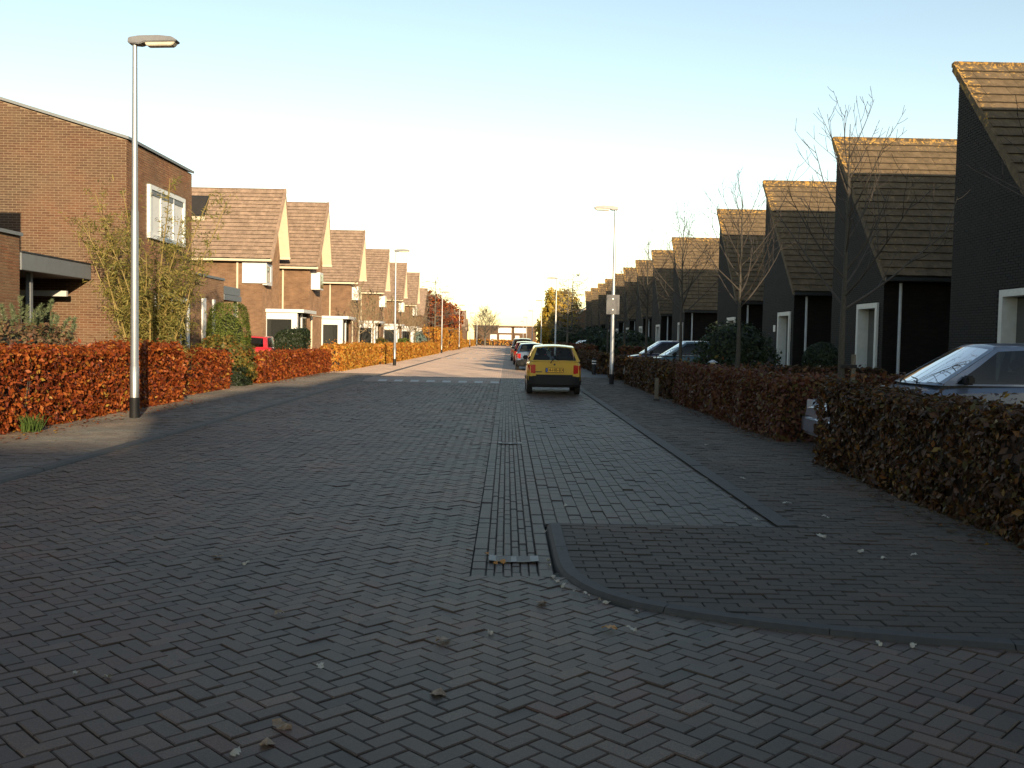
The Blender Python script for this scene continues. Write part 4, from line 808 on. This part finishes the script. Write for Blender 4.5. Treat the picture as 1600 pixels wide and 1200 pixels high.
# willow clump
wl = thing('willow_shrub', 'tall loose yellow-green willow shrub between copper hedge and corner house', 'shrub', (-9.0, 24.6, 0)); st = MB(); LPt = []; rw = random.Random(5)
for k in range(26):
    a = rw.uniform(0, 6.28); out = rw.uniform(.04, .4); top = rw.uniform(3.4, 5.4) if out > .25 else rw.uniform(2.4, 4.0); dx, dy = math.cos(a) * out, math.sin(a) * out * .8
    p = [Vector((dx * 1.1, dy * 1.1, 0))]
    for j in range(7): p.append(p[-1] + Vector((dx * (.3 + .13 * j) * .8, dy * (.3 + .13 * j) * .8, top / 7)) + Vector((rw.gauss(0, .05), rw.gauss(0, .05), 0)))
    st.tube(p, [.024 * (1 - .8 * j / 7) + .004 for j in range(8)], 5, False)
    for j in range(48):
        f_ = rw.uniform(.08, 1) ** 1.1 * 7; i_ = min(6, int(f_)); q = p[i_].lerp(p[i_ + 1], f_ - i_); d = Vector((rw.gauss(0, 1), rw.gauss(0, 1), rw.uniform(.3, 1.6))).normalized(); l = rw.uniform(.25, .85)
        e = q + d * l + Vector((0, 0, -.08 * l)); st.tube([q, q.lerp(e, .5) + Vector((0, 0, .05)), e], [.006, .004, .003], 3, False)
        for z in range(15): LPt.append((tuple(q.lerp(e, rw.uniform(.2, 1.08)) + Vector((rw.gauss(0, .05), rw.gauss(0, .05), rw.gauss(0, .05)))), tuple(d)))
st.build('stems', plain('willow_bark', (0.3, 0.22, 0.07), .7), wl)
stuff(leaf_mesh('foliage', np.array([p for p, q in LPt]), np.array([q for p, q in LPt]), .062, LEAF['willow'], wl, .18))
# pine
pn = thing('pine_shrub', 'grey-green dwarf pine with upright shoots in front of the carport', 'pine', (-10.2, 20.4, 0)); st = MB(); A_, B_ = [], []
for k in range(75):
    a, l = rw.uniform(0, 6.28), rw.uniform(.2, 1.05); base = Vector((math.cos(a) * l * .95, math.sin(a) * l * .8, rw.uniform(.8, 1.9))); hl = rw.uniform(.25, .5); tip = base + Vector((math.cos(a) * .14, math.sin(a) * .14, hl))
    st.tube([(rw.gauss(0, .08), rw.gauss(0, .08), .1), tuple(base * .6 + Vector((0, 0, -.1))), tuple(base), tuple(tip)], [.03, .022, .014, .008], 5, False)
    for z in range(230):
        c = base.lerp(tip, rw.uniform(-.15, 1)); d = Vector((rw.gauss(0, 1), rw.gauss(0, 1), rw.uniform(.3, 1.3))).normalized(); A_.append(tuple(c)); B_.append(tuple(c + d * rw.uniform(.06, .11)))
st.build('branches', M_BARK, pn); A_, B_ = np.array(A_), np.array(B_); k = len(A_); s = rng.normal(size=(k, 3)) * .008
V = np.stack([A_ - s, A_ + s, B_], 1).reshape(-1, 3); stuff(mk('needles', V, (np.arange(k * 3).reshape(-1, 3)), LEAF['pine'], pn, rnd=rng.random(k)))

# ------------------------------------------------------------------ far buildings
def far_house(label, name, x, y, W_, D_, eave, ridge, axis, wins, roofm=M_TILE_L, wallm=M_BW_C):
    h = thing(name, label, 'house', (x, y, 0))
    if axis == 'x': MB().prism([(0, 0), (D_, 0), (D_, eave), (D_ / 2, ridge - .1), (0, eave)], 'x', 0, W_).build('wall', wallm, h); rf = MB().prism([(-.4, eave - .3), (D_ / 2, ridge - .08), (D_ + .4, eave - .3), (D_ + .4, eave - .15), (D_ / 2, ridge + .08), (-.4, eave - .15)], 'x', -.3, W_ + .3).build('roof', roofm, h)
    else: MB().prism([(0, 0), (W_, 0), (W_, eave), (W_ / 2, ridge - .1), (0, eave)], 'y', 0, D_).build('wall', wallm, h); rf = MB().prism([(-.4, eave - .3), (W_ / 2, ridge - .08), (W_ + .4, eave - .3), (W_ + .4, eave - .15), (W_ / 2, ridge + .08), (-.4, eave - .15)], 'y', -.3, D_ + .3).build('roof', roofm, h)
    for a0, a1, z0, z1 in wins: window(h, 'y', 0, a0, a1, z0, z1, -1, M_WHITE, M_CURT, .12, .1, ((a0 + a1) / 2,), .05, -.03)
    return h
h = far_house('brown brick house with long roof behind the tall orange beech screen', 'brick_house', -24, 124, 13, 9, 4.8, 8.2, 'x', ((6, 8, 2.8, 4.2), (10.2, 12, 1.0, 2.4)))
MB().box(11.2, 12.2, 1.0, 2.4, 5.5, 6.9).build('dormer', M_WHITE, h)
far_house('brown brick house with steep gable towards the street end on the left', 'brick_house', -21, 172, 10, 30, 4.2, 8.4, 'x', ((6, 8, 1, 2.4),))
far_house('brown brick house beyond the far lamps behind the russet tree', 'brick_house', -25, 214, 15.3, 10, 4.6, 8.0, 'x', ((11, 13, 1, 2.4),))
far_house('brown brick house close to the round bare tree', 'brick_house', -25, 246, 14.5, 10, 4.0, 6.8, 'x', ((9, 11, 1, 2.4),))
far_house('brown brick house at the end of the saw-tooth row with pale gable boards', 'brick_house', 9.6, 162, 11, 10, 4.2, 8.6, 'y', ((2, 4, 1, 2.5), (5, 6.4, 4.4, 5.6)), roofm=M_CREAM)
far_house('brick house beyond the bare trees on the right of the street', 'brick_house', 8.5, 200, 12, 14, 4.5, 8.5, 'x', ((1, 3, 1, 2.4),))
eb = thing('end_house', 'low brown house with rows of white windows closing the street', 'house', (-9, 264, 0)); MB().box(0, 17, 0, 10, 0, 5.2).build('wall', M_BW_C, eb); MB().box(-.4, 17.4, -.6, 10, 5.2, 5.5).build('roof', M_TILE_L, eb)
for a0, a1, z0, z1 in ((4.4, 6.2, 1.0, 3.0), (6.9, 10.2, 1.0, 3.0), (6.6, 10.2, 3.5, 4.9), (11, 14.2, 3.5, 4.9), (11.3, 12.4, 1.6, 2.8)): window(eb, 'y', 0, a0, a1, z0, z1, -1, M_WHITE, M_CURT, .12, .1, ((a0 + a1) / 2,), .05, -.03)
far_house('brown brick house with tiled roof right of the end house', 'brick_house', 9, 262, 16, 10, 3.6, 5.8, 'x', ((2, 3.2, 1.4, 2.6), (6, 8, 1.2, 2.6)))
hedge('garden_hedge', 'far russet hedge across the end of the street', -9, 22, 256, 258, 1.5, 'orange', .25, 30, seed=50, fuzz=.2)

# ------------------------------------------------------------------ cars
def paint(name, col, metal=.0, rough=.35): return plain(name, col, rough, metal, var=.03, scale=2, coat=.8)
PAINT = dict(yellow=paint('yellow_paint', (.56, .33, .02)), silver=paint('silver_paint', (.12, .145, .2), .5), red=paint('red_paint', (.5, .02, .03)), blue=paint('slate_blue_paint', (.05, .09, .16), .3), darkred=paint('dark_red_paint', (.14, .03, .025), .2), grey=paint('grey_paint', (.2, .21, .22), .4), teal=paint('teal_paint', (.05, .1, .12), .4), white=paint('white_paint', (.5, .51, .5)), navy=paint('navy_paint', (.03, .04, .08), .3))
def make_car(label, loc, rotz, L, W, H, st, belt, ws0, ws1, rw1, rw0, wb, wr, pnt, wheel_r=.28, axles=None, plate=None, detail=True, group=None, name='parked_car', bump_m=None, glass=M_GLASS):
    """local +y is forward. st: (y, z_bottom, z_top, half width) stations; ws0/ws1 windscreen base/top (y,z); rw1/rw0 rear window top/base"""
    c = thing(name, label, 'car', loc, rotz, group); bump_m = bump_m or pnt
    V, F = [], []; n_ = 14
    for (y, zb, zt, w_) in st:
        hlf = [(w_ * .8, zb), (w_ * .955, zb + .06), (w_, zb + .2), (w_ * 1.005, zb + .58 * (zt - zb)), (w_ * .975, zt - .09), (w_ * .9, zt - .015), (w_ * .5, zt + .012)]
        V += [(x, y, z) for x, z in hlf] + [(-x, y, z) for x, z in hlf[::-1]]
    for i in range(len(st) - 1): F += [(i * n_ + k, i * n_ + (k + 1) % n_, (i + 1) * n_ + (k + 1) % n_, (i + 1) * n_ + k) for k in range(n_)]
    F += [tuple(range(n_))[::-1], tuple(range((len(st) - 1) * n_, len(st) * n_))]
    body = mk('body', V, F, pnt, c)
    bm = bmesh.new(); bm.from_mesh(body.data); bmesh.ops.recalc_face_normals(bm, faces=bm.faces); bm.to_mesh(body.data); bm.free()
    axles = axles or (-L / 2 + .62, L / 2 - .72)
    cut = MB()
    for ay in axles: cut.tube([(-W, ay, wheel_r + .01), (W, ay, wheel_r + .01)], wheel_r + .055, 28)
    co = cut.build('arch_cutter', pnt); md = body.modifiers.new('arch', 'BOOLEAN'); md.operation = 'DIFFERENCE'; md.object = co; md.solver = 'EXACT'
    co.parent = c; bpy.context.view_layer.update()
    dg = bpy.context.evaluated_depsgraph_get(); nm = bpy.data.meshes.new_from_object(body.evaluated_get(dg)); body.modifiers.clear(); body.data = nm; bpy.data.objects.remove(co)
    nm.shade_smooth(); nm.set_sharp_from_angle(angle=R(32))
    MB().box(-W * .42, W * .42, axles[0] - .1, axles[1] + .1, .2, .45).build('underbody', M_BLACK, c)
    # greenhouse
    fv, ff = [], []; gl = []
    camb = lambda s_: .045 * (1 - s_ * s_)
    def patch(fn, us, vs_, gu, gv, nm_):
        b0 = len(fv); nu, nv = len(us), len(vs_)
        for v in vs_:
            for u in us: fv.append(fn(u, v))
        g_f = []; 
        for j in range(nv - 1):
            for i in range(nu - 1):
                q = (j * nu + i, j * nu + i + 1, (j + 1) * nu + i + 1, (j + 1) * nu + i)
                if gu[0] <= i < gu[1] and gv[0] <= j < gv[1]: g_f.append(q)
                else: ff.append(tuple(b0 + k for k in q))
        if g_f: gl.append((nm_, [fn(u, v) for v in vs_ for u in us], g_f))
    US = [0, .07, .2, .35, .5, .65, .8, .93, 1]
    def screen(b_, t_, sgn):
        def fn(u, v):
            s_ = 2 * u - 1; w_ = wb + (wr - wb) * v; return (s_ * w_, b_[0] + (t_[0] - b_[0]) * v + sgn * .1 * (1 - s_ * s_) * (1 - .35 * v), b_[1] + (t_[1] - b_[1]) * v + camb(s_) * v)
        return fn
    patch(screen(ws0, ws1, 1), US, [0, .05, .35, .65, .93, 1], (1, 7), (1, 4), 'windscreen'); patch(screen(rw0, rw1, -1), US, [0, .06, .35, .65, .93, 1], (1, 7), (1, 4), 'rear_window')
    roof_v = [0, .2, .4, .6, .8, 1]
    def rfn(u, v):
        s_ = 2 * u - 1; y = ws1[0] + (rw1[0] - ws1[0]) * v + (1 - s_ * s_) * .065 * (1 - 2 * v); return (s_ * wr, y, ws1[1] + (rw1[1] - ws1[1]) * v + camb(s_) + .05 * math.sin(math.pi * v))
    patch(rfn, US, roof_v, (0, 0), (0, 0), '')
    yB = (ws1[0] + rw1[0]) / 2 + .05
    for sx in (1, -1):
        def sfn(yb0, yb1, zb0, zb1, yt0, yt1, zt0, zt1):
            def fn(u, v):
                y = (yb0 + (yb1 - yb0) * u) * (1 - v) + (yt0 + (yt1 - yt0) * u) * v; z = (zb0 + (zb1 - zb0) * u) * (1 - v) + (zt0 + (zt1 - zt0) * u) * v
                vv = (y - rw1[0]) / (ws1[0] - rw1[0]); z += .05 * math.sin(math.pi * min(1, max(0, vv))) * v
                return (sx * (wb + (wr - wb) * v + .03 * math.sin(math.pi * v)), y, z)
            return fn
        zr = lambda y: rw1[1] + (ws1[1] - rw1[1]) * (y - rw1[0]) / (ws1[0] - rw1[0])
        zl = lambda y: rw0[1] + (ws0[1] - rw0[1]) * (y - rw0[0]) / (ws0[0] - rw0[0])
        patch(sfn(yB, ws0[0], zl(yB), ws0[1], yB, ws1[0], zr(yB), ws1[1]), [0, .05, .35, .65, .9, 1], [0, .05, .5, .9, 1], (1, 4), (1, 3), 'side_window')
        patch(sfn(rw0[0], yB, rw0[1], zl(yB), rw1[0], yB, rw1[1], zr(yB)), [0, .13, .4, .7, .95, 1], [0, .07, .5, .9, 1], (1, 4), (1, 3), 'side_window')
    cab = mk('cabin', fv, ff, pnt, c); bm = bmesh.new(); bm.from_mesh(cab.data); bmesh.ops.remove_doubles(bm, verts=bm.verts, dist=.004); bmesh.ops.recalc_face_normals(bm, faces=bm.faces); bm.to_mesh(cab.data); bm.free(); cab.data.shade_smooth(); cab.data.set_sharp_from_angle(angle=R(35))
    for nm_, gv_, gf_ in gl:
        o = mk(nm_, gv_, gf_, glass, cab); o.data.shade_smooth()
    # wheels
    for ay in axles:
        for sx in (-1, 1):
            xo = sx * (W / 2 - .1); tr = MB().tube([(xo - .085, ay, wheel_r), (xo - .07, ay, wheel_r), (xo + .07, ay, wheel_r), (xo + .085, ay, wheel_r)], [wheel_r - .03, wheel_r, wheel_r, wheel_r - .03], 24).build('wheel', M_RUB, c, True)
            e = xo + sx * .084; MB().tube([(e, ay, wheel_r), (e + sx * .012, ay, wheel_r)], [wheel_r * .64, wheel_r * .5], 18).build('rim', M_STEEL, tr)
    # bumpers, lights
    yr, yf = st[0][0], st[-1][0]; wr_ = st[1][3]
    def bumper(y0, y1, z0, z1, nm_, m_):
        s_ = 1 if y1 > y0 else -1; w_ = W / 2 - .015
        MB().prism([(-w_, y0), (-w_, y1 - s_ * .12), (-w_ * .86, y1 - s_ * .03), (-w_ * .5, y1), (w_ * .5, y1), (w_ * .86, y1 - s_ * .03), (w_, y1 - s_ * .12), (w_, y0)], 'z', z0, z1).build(nm_, m_, c, True, bevel=.055, seg=3)
    bumper(yr + .3, yr - .07, .25, .6, 'rear_bumper', bump_m); bumper(yf - .28, yf + .06, .22, .52, 'front_bumper', bump_m)
    for sx in (-1, 1):
        tl_ = MB().prism([(sx * (wr_ - .235), yr + .06), (sx * (wr_ - .215), yr - .03), (sx * (wr_ - .03), yr + .01), (sx * (wr_ + .015), yr + .14), (sx * (wr_ - .05), yr + .16)], 'z', .63, .89).build('tail_light', M_RED, c, True, bevel=.012)
        fw_ = st[-2][3]; hl = MB().prism([(sx * (fw_ - .3), yf - .05), (sx * (fw_ - .1), yf - .03), (sx * (fw_ + .0), yf - .16), (sx * (fw_ + .03), yf - .34), (sx * (fw_ - .2), yf - .25)], 'z', .56, .74).build('headlight', M_CLEAR, c, True, bevel=.012)
        mr = MB().box(sx * (wb + .06) - .08, sx * (wb + .06) + .08, ws0[0] - .42, ws0[0] - .3, belt - .0, belt + .13).build('door_mirror', M_BLACK, c, True, bevel=.025)
        if detail:
            MB().box(sx * (W / 2 - .004) - .012, sx * (W / 2 - .004) + .012, yB - .3, yB - .14, belt - .16, belt - .12).build('door_handle', M_BLACK, c, bevel=.005)
            MB().box(sx * W / 2 - .012, sx * W / 2 + .008, axles[0] + wheel_r + .12, axles[1] - wheel_r - .12, .42, .5).build('side_strip', M_BLACK, c, bevel=.005)
    MB().box(-wb + .03, wb - .03, rw0[0] + .06, ws0[0] - .02, belt - .12, max(rw0[1], belt) + .012).build('interior', M_SEAT, c)
    # seats
    for sx in (-1, 1):
        for yy in ((ws1[0] + rw1[0]) / 2 + .1, rw1[0] + .25 * (1 if yB - rw1[0] > .6 else 0)):
            s_ = MB().box(sx * .36 - .24, sx * .36 + .24, yy - .08, yy + .08, belt - .3, belt + .16).build('seat', M_SEAT, c, True, bevel=.05); MB().box(sx * .36 - .13, sx * .36 + .13, yy - .07, yy + .04, belt + .17, belt + .34).build('headrest', M_SEAT, s_, True, bevel=.04)
    if plate:
        p = MB().box(-.265, .265, yr - .035, yr - .02, .665, .8).build('number_plate', M_BLACK, c, bevel=.004); MB().box(-.252, .252, yr - .041, yr - .036, .677, .789).build('plate_face', M_PLATE, p); MB().box(-.252, -.205, yr - .045, yr - .0415, .677, .789).build('plate_band', M_BLUE, p)
        if plate != '-':
            cu = bpy.data.curves.new('txt', 'FONT'); cu.body = plate; cu.size = .118; cu.align_x = 'CENTER'; cu.align_y = 'CENTER'; cu.extrude = .0015; cu.offset = .002
            to = bpy.data.objects.new('txt', cu); COL.objects.link(to); bpy.context.view_layer.update(); me = bpy.data.meshes.new_from_object(to.evaluated_get(bpy.context.evaluated_depsgraph_get())); bpy.data.objects.remove(to)
            me.materials.clear(); me.materials.append(M_BLACK); put('plate_lettering', me, p, (.025, yr - .0432, .733), (R(90), 0, 0))
    if detail:
        f_ = screen(rw0, rw1, -1); a = Vector(f_(.42, 0)) + Vector((0, -.03, -.06)); q = [a] + [Vector(f_(u, v)) + Vector((0, -.035, 0)) for u, v in ((.45, .06), (.52, .16), (.65, .19), (.84, .17))]
        MB().tube([tuple(x) for x in q], [.018, .014, .011, .009, .007], 6).build('rear_wiper', M_BLACK, c); MB().tube([(0, yr + .01, .9), (0, yr - .02, .9)], .03, 10).build('tailgate_lock', M_DARKM, c)
        MB().box(-.62, -.36, yr - .012, yr + .0, .665, .69).build('model_badge', M_DARKM, c)
        f_ = screen(ws0, ws1, 1)
        for u0 in (.28, .62): MB().tube([tuple(Vector(f_(u0, .0)) + Vector((0, .06, .02))), tuple(Vector(f_(u0 + .12, .08)) + Vector((0, .03, .02))), tuple(Vector(f_(u0 + .3, .12)) + Vector((0, .03, .02)))], [.014, .01, .007], 6).build('front_wiper', M_BLACK, c)
    return c
def hatch(L, W, H, k=1.0, tail=.0):
    hl, hw, b_ = L / 2, W / 2, .64 * H + .06
    return dict(L=L, W=W, H=H, belt=b_, st=[(-hl, .32, b_ - .02, hw * .89), (-hl + .07, .27, b_ + .015, hw * .955), (-hl + .45, .22, b_ + .01, hw), (-.4, .2, b_, hw), (.35, .2, b_ - .02, hw), (hl - .85, .2, b_ - .05, hw * .99), (hl - .4, .21, b_ - .18, hw * .96), (hl - .12, .24, b_ - .27, hw * .88), (hl, .3, b_ - .36, hw * .74)],
        ws0=(hl - .78, b_ - .06), ws1=(hl - 1.42, H - .06), rw1=(-hl + .36, H - .06), rw0=(-hl + .05 + tail, b_ - .0), wb=hw * .93, wr=hw * .715)
make_car('yellow hatchback with black bumper parked in the parking strip', (1.42, 30.02, 0), 0, pnt=PAINT['yellow'], plate='14-HB-BX', bump_m=M_BLACK, **hatch(3.43, 1.63, 1.46))
make_car('slate blue hatchback parked directly ahead of the yellow car', (1.32, 52.5, 0), 0, pnt=PAINT['blue'], plate='-', detail=True, bump_m=M_BLACK, **hatch(3.7, 1.66, 1.44))
make_car('dark red car parked ahead of the slate blue car', (1.28, 63.8, 0), 0, pnt=PAINT['darkred'], plate='-', detail=False, glass=M_GLASSD, **hatch(4.1, 1.7, 1.5))
make_car('tall grey car parked farthest along the parking strip', (1.2, 75.4, 0), 0, pnt=PAINT['grey'], plate='-', detail=False, glass=M_GLASSD, **hatch(4.4, 1.78, 1.72))
mpv = dict(L=4.15, W=1.72, H=1.64, belt=1.06, st=[(-2.07, .32, 1.02, .76), (-2.0, .27, 1.06, .82), (-1.5, .22, 1.08, .86), (-.4, .2, 1.06, .86), (.5, .2, 1.03, .86), (1.1, .2, .98, .85), (1.6, .21, .88, .83), (2.05, .24, .74, .77), (2.28, .3, .62, .62)],
    ws0=(.86, 1.04), ws1=(-.0, 1.58), rw1=(-1.75, 1.55), rw0=(-2.0, 1.06), wb=.79, wr=.6)
make_car('silver car parked in the drive behind the mixed hedge, nose to the street', (6.88, 14.05, .04), R(90), pnt=PAINT['silver'], plate='-', glass=M_GLASSD, **mpv)
for k, (x, y, p_, lb) in enumerate(((7.0, 37.9, 'teal', 'teal car in the drive, the one nearer the signed lamp'), (7.0, 43.9, 'navy', 'dark blue car in the drive beside the teal car'), (7.0, 88, 'white', 'white car in a drive by the tall evergreens'), (7.4, 97, 'grey', 'grey car in a drive beside the white car'))):
    make_car(lb, (x, y, .06), R(90), pnt=PAINT[p_], detail=False, glass=M_GLASSD, **mpv)
make_car('red hatchback parked beside the dark square shrub', (-12.0, 42.3, .0), R(90), pnt=PAINT['red'], plate='-', detail=False, glass=M_GLASSD, **hatch(3.9, 1.66, 1.56, tail=.25))

# ------------------------------------------------------------------ fallen leaves and litter
def fallen(kind, mat, label, group, spots, z, s0):
    for i, (x, y) in enumerate(spots):
        V, F = [], []; n_ = 9; L_ = s0 * random.uniform(.7, 1.25)
        for k in range(n_):
            t_ = k / (n_ - 1); w_ = L_ * .34 * math.sin(math.pi * min(1, t_ * 1.04 + .02)) ** .8 * (1 + .25 * (-1) ** k); cz = .012 * math.sin(3 * t_ + i)
            V += [(L_ * (t_ - .5), -w_, .004 + cz + .012 * random.random()), (L_ * (t_ - .5), 0, .006 + abs(cz)), (L_ * (t_ - .5), w_, .004 + cz + .014 * random.random())]
        for k in range(n_ - 1): F += [(3 * k, 3 * k + 3, 3 * k + 4, 3 * k + 1), (3 * k + 1, 3 * k + 4, 3 * k + 5, 3 * k + 2)]
        o = mk('fallen_leaf', V, F, mat, None); o.location = (x, y, z); o.rotation_euler = (0, 0, random.uniform(0, 6.28)); tag(o, label, 'leaf', group)
M_DRY = plain('dry_leaf', (.27, .18, .11), .7, var=.2, scale=40); M_PALE = plain('pale_leaf', (.4, .37, .31), .7, var=.15, scale=40); M_OLEAF = plain('orange_leaf', (.42, .19, .04), .6, var=.2, scale=40)
fallen('leaf', M_DRY, 'dry curled brown leaf lying on the herringbone road', 'brown leaves on the road', [(-1.27, 5.43), (-2.04, 6.82), (-.89, 3.86), (-.91, 3.7), (-.28, 4.25), (.24, 5.76), (-.31, 5.0)], .002, .085)
fallen('leaf', M_PALE, 'small pale leaf lying on the herringbone road', 'pale leaves on the road', [(-1.97, 4.4), (-1.81, 4.37), (-1.79, 6.64), (-1.01, 3.61), (-.06, 5.16), (.72, 5.26), (-.87, 4.56)], .002, .05)
fallen('leaf', M_OLEAF, 'orange leaf lying on the road in front of the rounded kerb', None, [(.6, 5.26)], .002, .1)
fallen('leaf', M_PALE, 'pale leaf lying on the grey brick pavement', 'pale leaves on the pavement', [(2.81, 9.45), (2.79, 11.17), (2.63, 7.86), (2.84, 7.08), (2.75, 7.3), (3.14, 14.85), (3.11, 7.17), (2.95, 8.72)], PZ + .003, .08)
fallen('leaf', M_PALE, 'tiny pale leaf scrap caught along the rounded kerb', 'leaf scraps along the kerb', [(.35, 7.92), (.33, 6.88), (.33, 6.75), (.34, 6.42), (.36, 6.3), (.4, 6.18), (.46, 6.03), (.53, 5.96), (.6, 5.86), (.64, 5.8), (.8, 5.62), (2.03, 5.08), (2.2, 5.04)], .002, .04)
fallen('leaf', M_OLEAF, 'rust coloured leaf caught on the drain grate', 'rust leaves at the drain', [(-.12, 7.06), (.0, 6.82), (-.05, 6.8)], .0, .06)
fallen('leaf', M_PALE, 'pale leaf lying on the parking strip along its kerb', 'pale leaves in the parking strip', [(2.29, 8.66), (1.9, 15.31), (1.83, 10.84), (2.36, 9.3), (2.38, 10.0), (2.37, 11.2), (.6, 9.2)], .003, .05)

def litter(label, mat, x0, x1, y0, y1, k, size, z):
    u = rng.random(k) ** 2.2; P = np.stack([x0 + (x1 - x0) * u, rng.uniform(y0, y1, k), np.full(k, z + .008) + rng.random(k) * .012], 1); Nn = np.tile([0, 0, 1.0], (k, 1))
    o = leaf_mesh('leaf_litter', P, Nn, size, mat, None, .5, .35); stuff(o); o['label'] = label; o['category'] = 'leaf litter'
litter('rust leaf litter along the foot of the copper hedge by the lamp', LEAF['copper'], -7.72, -6.9, 9, 22.8, 900, .03, PZ)
litter('rust leaf litter along the foot of the copper hedge before the red car', LEAF['copper'], -8.05, -7.4, 31.2, 43.5, 500, .035, PZ)
litter('dark leaf litter along the foot of the hedge before the silver car', LEAF['mixed'], 4.22, 3.75, 6, 12.7, 500, .026, PZ)
litter('dark leaf litter along the foot of the maroon hedges', LEAF['maroon'], 4.5, 4.1, 15.6, 26, 450, .03, PZ)
